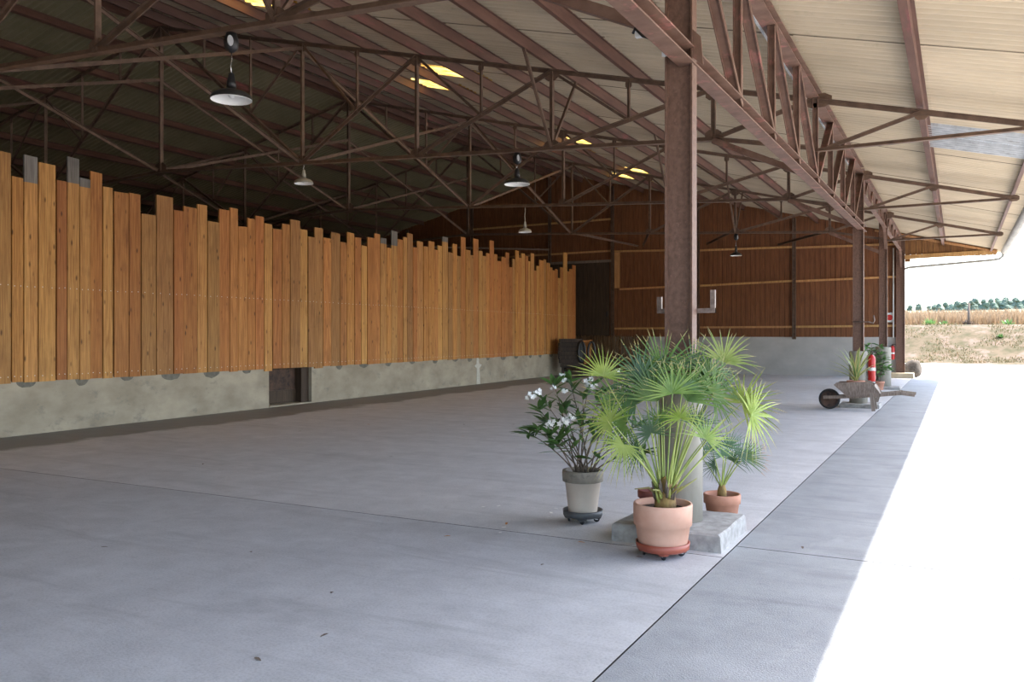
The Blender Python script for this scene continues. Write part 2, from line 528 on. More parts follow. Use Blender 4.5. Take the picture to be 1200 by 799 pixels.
def hill(x, y):
    n1 = noise.noise(Vector((x * .08, y * .08, 1))) * .35 + noise.noise(Vector((x * .4, y * .4, 5))) * .12
    edge = 56.5 + noise.noise(Vector((x * .1, 0, 3))) * .8 - .25 * max(-10, min(10, x))
    t = (y - edge) / 8.0
    if t < 0: return -.06 + t * .3
    if t < 1: return 2.55 * (t * t * (3 - 2 * t)) * .9 + .1 * t + n1 * .5 * t
    return 2.4 + n1 * .3 + max(0, y - edge - 12) * .030
def terrain():
    b = MB()
    xs = [-90 + 2.5 * i for i in range(29)] + [-18 + .75 * i for i in range(57)] + [24.5 + 3 * i for i in range(30)]
    yy = [54 + .6 * i for i in range(30)] + [72.5 + 4 * i for i in range(18)] + [150 + 25 * i for i in range(11)]
    vs = [(x, y, hill(x, y)) for y in yy for x in xs]
    W = len(xs)
    lo, hi, pa = [], [], []
    for j in range(len(yy) - 1):
        for i in range(W - 1):
            (lo if yy[j] < 64.4 else pa if yy[j] < 65.8 else hi).append((j * W + i, j * W + i + 1, (j + 1) * W + i + 1, (j + 1) * W + i))
    b.add(vs, lo, 'bank_earth', True)
    k = b.mi('path_earth')
    for f in pa:
        b.f.append(f); b.m.append(k); b.sm.append(True)
    k = b.mi('field_earth')
    for f in hi:
        b.f.append(f); b.m.append(k); b.sm.append(True)
    o = b.build('field')
    o['kind'] = 'structure'
terrain()
def blades(name, label, n, xr, yr, h, wd, mats, clump=0):
    b = MB()
    rnd = random.Random(3)
    for i in range(n):
        x = rnd.uniform(*xr); y = yr[0] + (yr[1] - yr[0]) * rnd.random() ** 1.6
        if clump and noise.noise(Vector((x * .5, y * .5, 9))) < clump - .5 + rnd.random() * .3: continue
        z = hill(x, y) - .05
        hh = h * rnd.uniform(.55, 1.15) * (1 + .25 * noise.noise(Vector((x * .3, y * .3, 2))))
        a = rnd.uniform(0, PI); dx, dy = math.cos(a) * wd, math.sin(a) * wd
        lx, ly = rnd.gauss(0, .16) * hh, rnd.gauss(0, .16) * hh
        b.add([(x - dx, y - dy, z), (x + dx, y + dy, z), (x + lx * .4 + dx * .7, y + ly * .4 + dy * .7, z + hh * .6), (x + lx, y + ly, z + hh)],
              [(0, 1, 2), (0, 2, 3)], rnd.choice(mats))
    o = b.build(name, kind='stuff')
    tag(o, label, 'grass')
blades('tall_grass', 'tall dry golden grass standing on the field beyond the bank', 16000, (-22, 34), (67.5, 100), 1.05, .05, ['dry_grass'])
blades('short_grass', 'short patchy green and straw tufts on the sloping bank', 22000, (-16, 26), (57.0, 65), .17, .035, ['dry_grass', 'bank_grass', 'bank_grass'], .3)

# ------------------------------------------------------------------ roof: sheets and purlins
roof = struct('ceiling')
NODES = [1.5, -.5, XC, -3.7, -5.2, -6.75, -8.25, -9.8, -11.3, -12.85, -14.4, -15.9, XR + .02]
SL = math.hypot(1, .246)
PITCH = .915
ncol = int((YG + .35 - YN) / PITCH) + 1
def sheet_mesh(length, mat, name, lap=False):
    b = MB()
    nw, seg = 5, 6
    prof = []
    for k in range(nw * seg + 2):
        y = -.475 + k * (.183 / seg)
        prof.append((y, .031 * math.cos(2 * PI * (y + .4575) / .183)))
    vs = [(x, y, z) for x in (0, -length) for y, z in prof]
    n = len(prof)
    b.add(vs, [(i, i + 1, n + i + 1, n + i) for i in range(n - 1)], mat, True)
    if lap:                           # dark strip painted in for the shadow line at the side lap
        b.add([(0, .450, -.021), (-length, .450, -.021), (-length, .468, -.030), (0, .468, -.030)], [(0, 1, 2, 3)], 'lap_shadow')
    return b.mesh(name)
SKY = set()
for row, pxs in ((7, (528, 684, 752)), (8, (512, 664, 738, 290))):
    for px in pxs:                                # row by row, staggered by about one sheet
        d = ray(px, 0)
        SKY.add((row, int(((NODES[row] + NODES[row + 1]) / 2 * d.y / d.x - YN) / PITCH)))
GC = int((17.0 - YN) / PITCH)
cells = []
for side in (1, -1):
    for r in range(len(NODES) - 1):
        for c in range(ncol):
            lo, hi = NODES[r], NODES[r + 1]
            y = YN + (c + .5) * PITCH
            xm = (lo + hi) / 2
            if side < 0: xm = 2 * XR - xm
            p = Vector((xm, y, zs(xm)))
            f = depth(p)
            size = 0
            if f > 1:
                sx = 600 + F * (p.x * cs + p.y * sn) / f
                sy = HY - F * (p.z - CZ) / f
                if -60 < sx < 1260 and -60 < sy < 420:
                    size = (p.z - CZ) / f ** 3 * (1 if side > 0 else .35)
            cells.append((size, side, r, c))
cells.sort(key=lambda q: -q[0])
meshes = {}
rest = MB()
for i, (size, side, r, c) in enumerate(cells):
    lo, hi = NODES[r], NODES[r + 1]
    length = (lo - hi) * SL + (.0 if r == 0 else .14)
    mat = 'fibre_cement' if side > 0 else 'shaded_lichen_fibre_cement'
    if side > 0 and (r, c) in SKY: mat = 'yellow_fibreglass'
    if side > 0 and r == 0 and c in (GC, GC + 1): mat = 'galvanised'
    y = YN + (c + .5) * PITCH
    x0 = lo + (.0 if r == 0 else .12)
    th = math.atan(.246)
    off = .030 + .007 * (c % 2) + (.004 if r % 2 else 0)
    if side > 0:
        mtx = Matrix.Translation((x0, y, zs(x0) + off)) @ Matrix.Rotation(th + .0035, 4, 'Y')
    else:
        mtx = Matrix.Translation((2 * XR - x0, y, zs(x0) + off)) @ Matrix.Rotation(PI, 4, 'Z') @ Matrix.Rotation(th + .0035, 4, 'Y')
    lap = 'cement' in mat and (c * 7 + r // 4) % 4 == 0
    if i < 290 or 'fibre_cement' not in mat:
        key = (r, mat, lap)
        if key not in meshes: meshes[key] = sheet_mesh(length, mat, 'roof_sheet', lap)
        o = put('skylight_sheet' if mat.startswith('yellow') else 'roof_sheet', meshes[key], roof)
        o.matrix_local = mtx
        if mat == 'galvanised':
            o.location.z -= .02 + .05 * (c == GC + 1); o['label'] = 'grey galvanised replacement sheet'
        if mat.startswith('yellow'): o['label'] = 'yellowed translucent skylight sheet'
    else:
        key = (r, mat)
        if key not in meshes: meshes[key] = sheet_mesh(length, mat, 'roof_sheet')
        me = meshes[key]
        rest.add([mtx @ v.co for v in me.vertices], [tuple(p.vertices) for p in me.polygons if p.material_index == 0], mat, True)
rest.build('roof_sheets', roof, kind='stuff')
# ridge cap
part(roof, 'ridge_cap', lambda b: b.prism([(XR - .35, YN, zs(XR) - .03), (XR, YN, zs(XR) + .10), (XR + .35, YN, zs(XR) - .03), (XR + .35, YN, zs(XR) + .0), (XR, YN, zs(XR) + .13), (XR - .35, YN, zs(XR) + .0)], (0, YG + .3 - YN, 0), 'fibre_cement'))
for side in (1, -1):
    for r, X in enumerate(NODES):
        if X == XC: continue
        if r == 0: X = 1.12
        if r == len(NODES) - 1: X = XR + .22
        x = X if side > 0 else 2 * XR - X
        h = .2 if r else .12
        def pur(b, x=x, h=h, r=r):
            z = zs(x) - h / 2 + .004
            nrm = Vector((.2388 * (1 if x > XR else -1), 0, .971))
            tan = Vector((.971 * (1 if x > XR else -1), 0, -.2388))
            b.ibeam((x, YN, z), (x, YG, z), .10 if r else .07, h, tan, 'purlin_steel', .010)
        part(roof, 'purlin', pur)

# ------------------------------------------------------------------ trusses
def truss(Y, label, has_col):
    t = thing('roof_truss', label, 'roof truss', (XR, Y, zb(XR)), 'steel trusses spanning the shed')
    sd = (0, 1, 0)
    T = lambda X: (X, Y, zt(X))
    B = lambda X: (X, Y, zb(X))
    mir = lambda X, s: X if s > 0 else 2 * XR - X
    for s in (1, -1):
        m = lambda X: mir(X, s)
        part(t, 'top_chord', lambda b: b.tee(T(m(1.15)), T(XR), .10, .08, sd, 'steel', .014))
        part(t, 'bottom_chord', lambda b: b.tee(B(m(-3.7)), B(XR), .12, .075, sd, 'steel', .014, -1))
        nodes = [-3.7, -6.75, -9.8, -12.85]
        for X in nodes:
            part(t, 'vertical', lambda b: b.tee(B(m(X)), T(m(X)), .085, .075, sd, 'steel', .009))
            part(t, 'gusset', lambda b: b.plate((m(X), Y, zb(X) + .06), .28, .2, 'steel'))
            part(t, 'gusset', lambda b: b.plate((m(X), Y, zt(X) - .08), .26, .2, 'steel'))
        for a, c in ((-6.75, -3.7), (-9.8, -6.75), (-12.85, -9.8)):
            part(t, 'diagonal', lambda b: b.tee(B(m(a)), T(m(c)), .10, .075, sd, 'steel', .010))
            mx = (a + c) / 2; mz = (zb(a) + zt(c)) / 2
            part(t, 'hanger', lambda b: b.tee((m(mx), Y, mz), T(m(mx)), .06, .05, sd, 'steel', .008))
            part(t, 'sub_diagonal', lambda b: b.tee(T(m(a)), (m(mx), Y, mz), .06, .05, sd, 'steel', .008))
            part(t, 'gusset', lambda b: b.plate((m(mx), Y, zt(mx) - .08), .12, .14, 'steel'))
        # centre panel
        P = lambda X: (m(X), Y, zb(-12.85) + (zt(XR) - zb(-12.85)) * (X + 12.85) / (XR + 12.85))
        part(t, 'diagonal', lambda b: b.tee(P(-12.85), P(XR), .10, .075, sd, 'steel', .010))
        for X in (-14.4, -15.9):
            part(t, 'hanger', lambda b: b.tee(P(X), T(m(X)), .06, .05, sd, 'steel', .008))
        part(t, 'sub_diagonal', lambda b: b.tee(P(-14.4), T(m(-12.85)), .06, .05, sd, 'steel', .008))
        # end panel and the cantilever that carries the eave
        part(t, 'knee', lambda b: b.channel((m(-3.7), Y, zb(-3.7) - .03), (m(-2.2), Y, 4.33), .10, .10, sd, 'girder_steel', .012))
        part(t, 'end_strut', lambda b: b.tee((m(-3.7), Y, zb(-3.7)), (m(XC), Y, 4.74), .10, .07, sd, 'steel', .010))
        part(t, 'end_strut', lambda b: b.tee((m(-3.7), Y, zb(-3.7)), T(m(XC)), .08, .07, sd, 'steel', .010))
        part(t, 'eave_strut', lambda b: b.tee((m(XC), Y, 4.70), (m(1.15), Y, 4.72), .09, .06, sd, 'steel', .010, -1))
        part(t, 'eave_diagonal', lambda b: b.tee((m(-1.85), Y, 4.72), T(m(-.5)), .07, .06, sd, 'steel', .009))
        part(t, 'gusset', lambda b: b.plate((m(-.5), Y, zt(-.5) - .04), .18, .15, 'steel'))
        part(t, 'gusset', lambda b: b.plate((m(1.08), Y, zt(1.1) + .0), .22, .14, 'steel'))
        part(t, 'gusset', lambda b: b.plate((m(XC + .1), Y, zt(XC) - .02), .42, .22, 'steel'))
        # short braces from the bottom chord up to the purlin
        X = -6.75
        for k in (-1, 1):
            part(t, 'fly_brace', lambda b: b.bar(B(m(X)), (m(X), Y + k * 1.15, zs(X) - .2), .05, .05, (1, 0, 0), 'steel'))
    part(t, 'king_post', lambda b: b.tee(B(XR), T(XR), .10, .10, sd, 'steel', .010))
    part(t, 'gusset', lambda b: b.plate((XR, Y, zb(XR) + .05), .42, .32, 'steel'))
    part(t, 'gusset', lambda b: b.plate((XR, Y, zt(XR) - .15), .6, .40, 'steel'))
truss(TY[0], 'rusty steel roof truss nearest the camera, carrying the large black pendant lamp', True)
truss(TY[1], 'steel roof truss second from the camera, landing on the middle of the long lattice girder', False)
truss(TY[2], 'steel roof truss third from the camera, at the column behind the wheelbarrow', True)
truss(TY[3], 'farthest steel roof truss, just before the boarded end wall', True)

bays = [(TY[0], TY[1], 'first and second'), (TY[1], TY[2], 'second and third'), (TY[2], TY[3], 'third and fourth')]
for (a, c, nm) in bays:
    for X, zz, where in ((-12.85, zt(-12.85), 'above the plank wall'), (XR, 8.1, 'under the ridge'), (2 * XR + 12.85, zt(-12.85), 'in the dark far slope')):
        t = thing('cross_brace', 'crossed steel brace %s between the %s trusses' % (where, nm), 'brace', (X, (a + c) / 2, zb(X)), 'crossed braces between trusses')
        part(t, 'brace_bar', lambda b: b.tee((X + .04, a + .06, zb(X) + .02), (X + .04, c - .06, zz - .12), .09, .07, (1, 0, 0), 'steel', .010))
        part(t, 'brace_bar', lambda b: b.tee((X - .04, a + .06, zz - .12), (X - .04, c - .06, zb(X) + .02), .09, .07, (1, 0, 0), 'steel', .010))
# wind struts from the last truss to the end wall
GP = [(-17.6, 5.85), (-12.95, 5.80), (-9.85, 5.72), (-6.8, 5.55)]
ws = [((-21.95, 5.5), GP[0]), ((-12.85, 5.55), (-13.05, 5.80)), ((-9.8, 5.4), (-12.8, 5.80)), ((-6.75, 5.3), GP[2]), ((-3.7, 5.1), GP[3])]
for (xa, za), (xb, zb_) in ws:
    o = MB(); o.tee((xa, TY[3], za), (xb, YG - .18, zb_), .10, .08, (1, 0, 0), 'steel', .010)
    tag(o.build('wind_strut', loc=((xa + xb) / 2, (TY[3] + YG) / 2, za)),
        'slanting steel strut reaching the end wall near %s' % {-17.6: 'the top of the tall plank', -13.05: 'the sliding door post', -12.8: 'the long rail right of the sliding door', -9.85: 'the post behind the main column', -6.8: 'the post right of the small lamp'}[xb], 'brace', 'wind struts to the end wall')

# ------------------------------------------------------------------ columns
def column(Y, label, ztop, foot, rcyl=.185):
    t = thing('steel_column', label, 'column', (XC, Y, 0), 'columns along the open side')
    def shaft(b):
        h = .113
        b.box((XC - h, Y - .006, 1.25), (XC + h, Y + .006, ztop), 'column_steel')
        for s in (-1, 1):
            b.box((XC + s * h - .007, Y - .068, 1.25), (XC + s * h + .007, Y + .068, ztop), 'column_steel')
    part(t, 'shaft', shaft)
    part(t, 'round_base', lambda b: b.lathe([(rcyl, foot), (rcyl, 1.30), (rcyl - .02, 1.325), (.0, 1.335)], 'round_concrete', (XC, Y, 0), 28))
    return t
def footing(t, x0, x1, y0, y1, h, mat='base_concrete'):
    def fn(b):
        n = 7
        vs = []
        rows = [(0, 0, 1.03), (0, h - .015, 1.0), (.015, h, 1.0)]
        ring = []
        for ins, z, k in rows:
            pts = []
            for (ax, ay, bx, by) in ((x0, y0, x1, y0), (x1, y0, x1, y1), (x1, y1, x0, y1), (x0, y1, x0, y0)):
                for i in range(n):
                    u = i / n
                    x = ax + (bx - ax) * u; y = ay + (by - ay) * u
                    cx, cy = (x0 + x1) / 2, (y0 + y1) / 2
                    q = noise.noise(Vector((x * 5, y * 5, z * 9))) * .02
                    s_ = 1 - ins * 2 / (x1 - x0)
                    pts.append((cx + (x - cx) * s_ + q, cy + (y - cy) * s_ + q, z + (noise.noise(Vector((x * 7, y * 7, 3))) * .008 if z > 0 else 0)))
            ring.append(pts)
        N = 4 * n
        for p in ring: vs += p
        fs = [(j * N + i, j * N + (i + 1) % N, (j + 1) * N + (i + 1) % N, (j + 1) * N + i) for j in range(2) for i in range(N)]
        fs.append(tuple(2 * N + i for i in range(N)))
        b.add(vs, fs, mat)
    part(t, 'footing', fn)
c1 = column(7.06, 'near rusty steel column on a round concrete base behind the big potted palm', 5.55, .14)
footing(c1, -2.56, -1.65, 6.62, 7.5, .145)
def brk(b):
    y = 7.06 + .075
    b.box((XC - .225, y, 1.905), (XC + .275, y + .03, 1.945), 'bracket_steel')
    b.box((XC - .235, y - .004, 1.905), (XC - .195, y + .03, 2.05), 'bracket_steel')
    b.box((XC + .235, y - .004, 1.905), (XC + .275, y + .03, 2.10), 'bracket_steel')
part(c1, 'bracket', brk)
part(c1, 'bolted_plate', lambda b: b.prism([(XC + .115, 7.0, 4.30), (XC + .19, 7.0, 4.22), (XC + .21, 7.0, 3.98), (XC + .115, 7.0, 4.06)], (0, .014, 0), 'girder_steel'))
c2 = column(21.6, 'rusty steel column behind the wooden wheelbarrow, with a fire extinguisher on its base', 5.55, .08, .205)
footing(c2, -2.5, -1.62, 21.2, 22.0, .10)
part(c2, 'hook', lambda b: b.tube([(XC - .12, 21.5, 2.02), (XC + .24, 21.5, 2.02), (XC + .33, 21.5, 1.99), (XC + .36, 21.5, 2.05), (XC + .34, 21.5, 2.17)], .018, 'bracket_steel', 6))
c3 = column(29.1, 'rusty steel column third from the camera, with potted shrubs at its foot', 5.55, .05, .23)
footing(c3, -2.5, -1.6, 28.72, 29.55, .09)
c4 = thing('steel_column', 'farthest steel column at the corner of the end wall, standing on a cream stone', 'column', (XC + .05, YG - .1, 0), 'columns along the open side')
def sh4(b):
    x, y = XC + .05, YG - .1
    b.box((x - .15, y - .006, .15), (x + .15, y + .006, 5.6), 'column_steel')
    for s in (-1, 1):
        b.box((x + s * .15 - .008, y - .07, .15), (x + s * .15 + .008, y + .07, 5.6), 'column_steel')
part(c4, 'shaft', sh4)
footing(c4, -2.75, -1.55, YG - .75, YG + .12, .2, 'cream_stone')

# ------------------------------------------------------------------ longitudinal lattice girders on the columns
XG = XC + .06
g1 = thing('lattice_girder', 'deep rusty lattice girder running from the near column to the second column', 'girder', (XG, 14.35, 4.33), 'girders along the eave')
ZT, ZB = 5.62, 4.16
def zg(y): return 4.06 + .0135 * (y - 5.6)
part(g1, 'top_chord', lambda b: (b.channel((XG - .04, -7.5, ZT), (XG - .04, 21.6, ZT), .20, .16, (1, 0, 0), 'girder_steel', .014), b.bar((XG - .14, -7.5, ZT - .086), (XG - .14, 21.6, ZT - .086), .03, .012, (1, 0, 0), 'galvanised')))
part(g1, 'bottom_chord', lambda b: (b.channel((XG, -7.5, zg(-7.5)), (XG, 22.15, zg(22.15)), .15, .14, (1, 0, 0), 'girder_steel', .014), b.bar((XG - .05, -7.5, zg(-7.5)), (XG - .05, 22.15, zg(22.15)), .012, .13, (1, 0, 0), 'girder_steel')))
pan = (21.6 - 7.1) / 8
for k in range(-6, 9):
    y = 7.1 + pan * k
    def post(b, y=y):
        b.bar((XG, y, zg(y) + .05), (XG, y, ZT - .06), .085, .014, (1, 0, 0), 'girder_steel')
        for s in (-1, 1):
            b.bar((XG + s * .038, y, zg(y) + .05), (XG + s * .038, y, ZT - .06), .012, .07, (1, 0, 0), 'girder_steel')
    if k not in (0, 8): part(g1, 'post', post)
    if k == 8: continue
    if k < 0: a, c = ((y, ZB), (y + pan, ZT)) if k >= -4 else ((y, ZT), (y + pan, ZB))
    else: a, c = ((y, ZT), (y + pan, ZB)) if k < 4 else ((y, ZB), (y + pan, ZT))
    def dia(b, a=a, c=c):
        p, q = (XG, a[0], zg(a[0]) if a[1] == ZB else ZT - .07), (XG, c[0], zg(c[0]) if c[1] == ZB else ZT - .07)
        b.bar(p, q, .11, .014, (1, 0, 0), 'girder_steel')
        for s in (-1, 1):
            b.bar(p, q, .012, .06, (1, 0, 0), 'girder_steel', (s * .05, 0))
    part(g1, 'diagonal', dia)
def small_girder(y0, y1, label):
    g = thing('lattice_girder', label, 'girder', (XG, (y0 + y1) / 2, 5.1), 'girders along the eave')
    part(g, 'top_chord', lambda b: b.channel((XG - .04, y0, ZT), (XG - .04, y1, ZT), .18, .14, (1, 0, 0), 'girder_steel'))
    part(g, 'bottom_chord', lambda b: b.tee((XG, y0, 5.12), (XG, y1, 5.12), .12, .08, (1, 0, 0), 'girder_steel', .01, -1))
    n = 10; st = (y1 - y0) / n
    for k in range(n):
        a, c = ((ZT, 5.12) if k % 2 == 0 else (5.12, ZT))
        part(g, 'lacing', lambda b: b.bar((XG, y0 + k * st, a), (XG, y0 + (k + 1) * st, c), .05, .06, (1, 0, 0), 'girder_steel'))
    for ye, s in ((y1, -1),):
        part(g, 'knee', lambda b: (b.bar((XG + .02, ye + s * .1, 4.42), (XG + .02, ye + s * .5, 4.95), .07, .07, (1, 0, 0), 'girder_steel'), b.bar((XG + .02, ye + s * .49, 4.93), (XG + .02, ye + s * 1.25, 5.16), .07, .07, (1, 0, 0), 'girder_steel')))
small_girder(21.75, 29.05, 'shallow lattice girder between the second and third columns')
small_girder(29.15, YG - .1, 'shallow lattice girder between the third column and the end wall')

# gutter
gt = thing('gutter', 'weathered grey zinc gutter hanging along the open eave', 'gutter', (1.56, 12, 4.86))
def trough(b):
    n = 8
    vs = []
    for y in (YN, YG + .35):
        for rr in (.115, .107):
            for k in range(n + 1):
                a = PI + PI * k / n
                vs.append((1.56 + rr * math.cos(a), y, 4.92 + rr * 1.1 * math.sin(a)))
    m_ = n + 1
    fs = [(k, k + 1, 2 * m_ + k + 1, 2 * m_ + k) for k in range(n)] + [(m_ + k, m_ + k + 1, 3 * m_ + k + 1, 3 * m_ + k) for k in range(n)]
    fs += [(k, k + 1, m_ + k + 1, m_ + k) for k in range(n)] + [(2 * m_ + k, 2 * m_ + k + 1, 3 * m_ + k + 1, 3 * m_ + k) for k in range(n)]
    b.add(vs, fs, 'gutter_zinc', True)
part(gt, 'trough', trough)
part(gt, 'downpipe', lambda b: b.tube([(1.52, YG + .2, 4.86), (1.52, YG + .2, 4.74), (1.42, YG + .2, 4.64), (1.2, YG + .2, 4.60), (-1.75, YG + .2, 4.42), (-1.95, YG + .2, 4.36), (-2.0, YG + .2, 4.2), (-2.0, YG + .2, .1)], .045, 'gutter_zinc', 8))

# ------------------------------------------------------------------ plank wall on its concrete plinth
wl = struct('wall_left')
WTH = .22
def wpt(Y, off=0, z=0):
    return Vector((wall_x(Y) + off, Y, z))
HA, HB = 14.9, 16.45
PH = .935
def plinth(y0, y1):
    def fn(b):
        a0, a1 = wpt(y0), wpt(y1)
        q = [Vector((a0.x - WTH, y0, 0)), a0, a1, Vector((a1.x - WTH, y1, 0))]
        b.prism(q, (0, 0, PH), 'plinth_concrete')
    part(wl, 'plinth', fn)
plinth(YN, HA); plinth(HB, 33.0)
part(wl, 'sill', lambda b: b.prism([wpt(HA) + Vector((-.5, 0, 0)), wpt(HA) + Vector((.03, 0, 0)), wpt(HB) + Vector((.03, 0, 0)), wpt(HB) + Vector((-.5, 0, 0))], (0, 0, .035), 'plinth_concrete'))
part(wl, 'repair_patch', lambda b: b.prism([wpt(25.25, .004), wpt(25.5, .004), wpt(25.45, .004, .55), wpt(25.62, .004, .66), wpt(25.42, .004, .72), wpt(25.4, .004, PH), wpt(25.25, .004, PH), wpt(25.22, .004, .7), wpt(25.08, .004, .64), wpt(25.25, .004, .55)], (.006, 0, 0), 'repair_mortar'))
# damp half-round marks under the plank ends
rs = random.Random(11)
yy = 8.9
while yy < 32.5:
    if not (HA - .2 < yy < HB + .2):
        def st(b, yy=yy):
            w_, h_ = rs.uniform(.13, .24), rs.uniform(.07, .14)
            pts = [wpt(yy + w_ * math.cos(PI + PI * k / 8), .002, PH - .02 + h_ * math.sin(PI + PI * k / 8) * rs.uniform(.85, 1.1)) for k in range(9)]
            b.prism(pts, (.002, 0, 0), 'damp_stain')
        part(wl, 'damp_mark', st)
    yy += rs.uniform(.95, 1.35)

PL = [(-4, 12, 178, 0), (13, 26.5, 207.5, 0), (27, 43, 183, 1), (44, 64, 192, 0), (65, 77, 212, 0), (78, 92, 185, 1), (92.5, 105, 209.4, 2), (105, 119, 202, 0),
      (120, 131.5, 219.4, 0), (133, 150, 225.4, 0), (150.5, 164, 227, 0), (165, 182, 251.3, 0), (182.5, 202, 230, 3), (202.5, 214, 247, 0), (214, 230, 243, 0),
      (230.5, 242, 240, 0), (242, 256, 260, 0), (256, 268, 245.7, 0), (268.5, 278, 244, 0), (278, 289, 265.6, 0), (289, 298, 256.3, 0), (298.5, 308.5, 253.5, 0),
      (309, 318, 262.3, 0), (319, 329.5, 268.5, 0), (330, 339, 262.8, 0), (339, 350.5, 258, 3), (350.5, 359.5, 269, 0), (360, 367.5, 277.7, 0), (367.5, 377.5, 267, 0),
      (378, 387, 279, 0), (387, 397.5, 273, 0), (398, 405.5, 284, 0), (406, 414.5, 272.7, 0), (415, 422.5, 278.3, 0), (423, 429.5, 288, 0), (429.5, 438, 278.6, 0),
      (438, 444.5, 274, 0), (445, 452, 279, 2), (452.5, 458, 290.4, 0), (458, 465, 271, 1), (465, 471.5, 280.6, 0), (472, 476.5, 278, 0), (476.5, 483, 273.7, 0),
      (483, 488, 290, 0), (488, 495, 283, 0), (495.5, 501, 289, 0), (501, 508, 283, 0), (508, 512.5, 292.7, 0), (512.5, 517.5, 288, 0), (517.5, 524, 277.7, 2),
      (524, 529.5, 296, 0), (529.5, 534.5, 286, 0), (534.5, 539.5, 300, 0), (539.5, 545, 278, 0), (545, 550, 293, 0), (550, 554, 299, 0), (554, 560, 280, 0),
      (560.5, 565, 294, 0), (565, 569, 300, 0), (569, 573, 296.8, 0), (573, 578, 282, 0), (578, 582, 298, 0), (582, 587, 306, 0), (587, 592, 301.5, 0), (592, 596, 296, 0),
      (596, 600, 313, 0), (600, 603, 303.5, 0), (603, 607, 293.7, 0), (607, 610.5, 302, 0), (610.5, 614.5, 297, 0), (614.5, 618, 300, 0), (618, 621, 306, 0), (621, 625, 297, 0),
      (625, 628, 317, 0), (628, 631, 311.7, 0), (631, 636.5, 305, 0), (636.5, 639.5, 304, 0), (639.5, 643.5, 308, 0), (643.5, 646.5, 313.4, 0), (646.5, 650, 316.7, 0),
      (650, 653, 315.4, 0), (653, 656, 325.8, 0), (656, 659.5, 313.4, 0), (659.5, 664, 296, 0), (664, 667, 318, 0), (667, 670.5, 315.3, 0), (670.5, 674, 310.8, 0)]
def on_wall(px, py):
    d = ray(px, py)
    # x = -14.12 -.037 (y - 8.5)
    t = (-14.12 + .037 * 8.5) / (d.x + .037 * d.y)
    return d.y * t, CZ + d.z * t
planks = []
for (xa, xb, ytop, tip) in PL:
    ya, _ = on_wall(xa, 300); yb, _ = on_wall(xb, 300)
    _, z = on_wall((xa + xb) / 2, ytop + .0)
    planks.append((ya, yb, z, tip))
yy = planks[0][0]
while yy > YN + .3:                               # the wall goes on to the left of the view
    wd = rs.uniform(.16, .27)
    planks.append((yy - wd, yy - .01, rs.uniform(4.1, 4.8), 0)); yy -= wd
ang = math.atan(.037)
NAIL = [PH + .075, 2.55]
for i, (ya, yb, z, tip) in enumerate(planks):
    g = .006
    w_ = (yb - ya) * math.hypot(1, .037) - g
    z0 = PH - .03 + rs.uniform(-.012, .012)
    if HA - .1 < (ya + yb) / 2 < HA + .25 or HB - .12 < ya < HB + .1: z0 -= .03
    h = z - z0
    d = rs.choice((0, .004, .010, .018))
    mat = rs.choice(('larch', 'larch', 'larch', 'larch_red', 'larch_red', 'larch_pale', 'larch_pale', 'larch_dull'))
    if tip in (1, 2, 3): mat = 'larch_pale' if tip != 3 else 'larch_dull'
    b = MB()
    t_ = .034
    cut = {0: None, 1: h - (.46 if h > 3 else .3), 2: h - .16, 3: None}[tip]
    if 457 < PL[i][0] < 459 if i < len(PL) else False: cut = h - .42
    c = .003
    sk = rs.uniform(-.012, .012)
    def seg(a0, a1, m_, top):
        # board cross-section with eased front edges; x is out of the wall, y along it
        sec = [(0, 0), (0, w_), (t_ - c, w_), (t_, w_ - c), (t_, c), (t_ - c, 0)]
        n = len(sec)
        vs = [(x, y, a0) for x, y in sec] + [(x, y, a1 + (sk * (y / w_ - .5) if top else 0)) for x, y in sec]
        b.add(vs, [(k, (k + 1) % n, n + (k + 1) % n, n + k) for k in range(n)] + [tuple(range(n - 1, -1, -1)), tuple(range(n, 2 * n))], m_)
    if cut is None: seg(0, h, mat, True)
    else:
        seg(0, cut, mat, False); seg(cut, h, 'grey_wood', True)
    for nz in NAIL:                               # galvanised nail heads
        for q in (.22, .78):
            yy_, zz = w_ * q, nz - z0 + rs.uniform(-.008, .008)
            s_ = .0095
            b.add([(t_ + .0015, yy_ + s_ * math.cos(k * PI / 3), zz + s_ * math.sin(k * PI / 3)) for k in range(6)] + [(t_ - .002, yy_ + s_ * math.cos(k * PI / 3), zz + s_ * math.sin(k * PI / 3)) for k in range(6)],
                  [tuple(range(6))] + [(k, (k + 1) % 6, 6 + (k + 1) % 6, 6 + k) for k in range(6)], 'nail')
    o = put('plank', b.mesh('plank'), wl, Vector((wall_x(ya) - .012 + d, ya + g / 2, z0)))
    o.rotation_euler = (0, 0, ang)
for z in (1.2, 2.55, 3.7):
    part(wl, 'rail', lambda b: b.bar(wpt(YN, -.07, z), wpt(33.0, -.07, z), .06, .12, (1, 0, 0), 'dark_wood'))
for k in range(13):
    y = -13 + 3.8 * k
    part(wl, 'stud', lambda b: b.box((wall_x(y) - .22, y - .05, PH), (wall_x(y) - .10, y + .05, 3.9), 'dark_wood'))
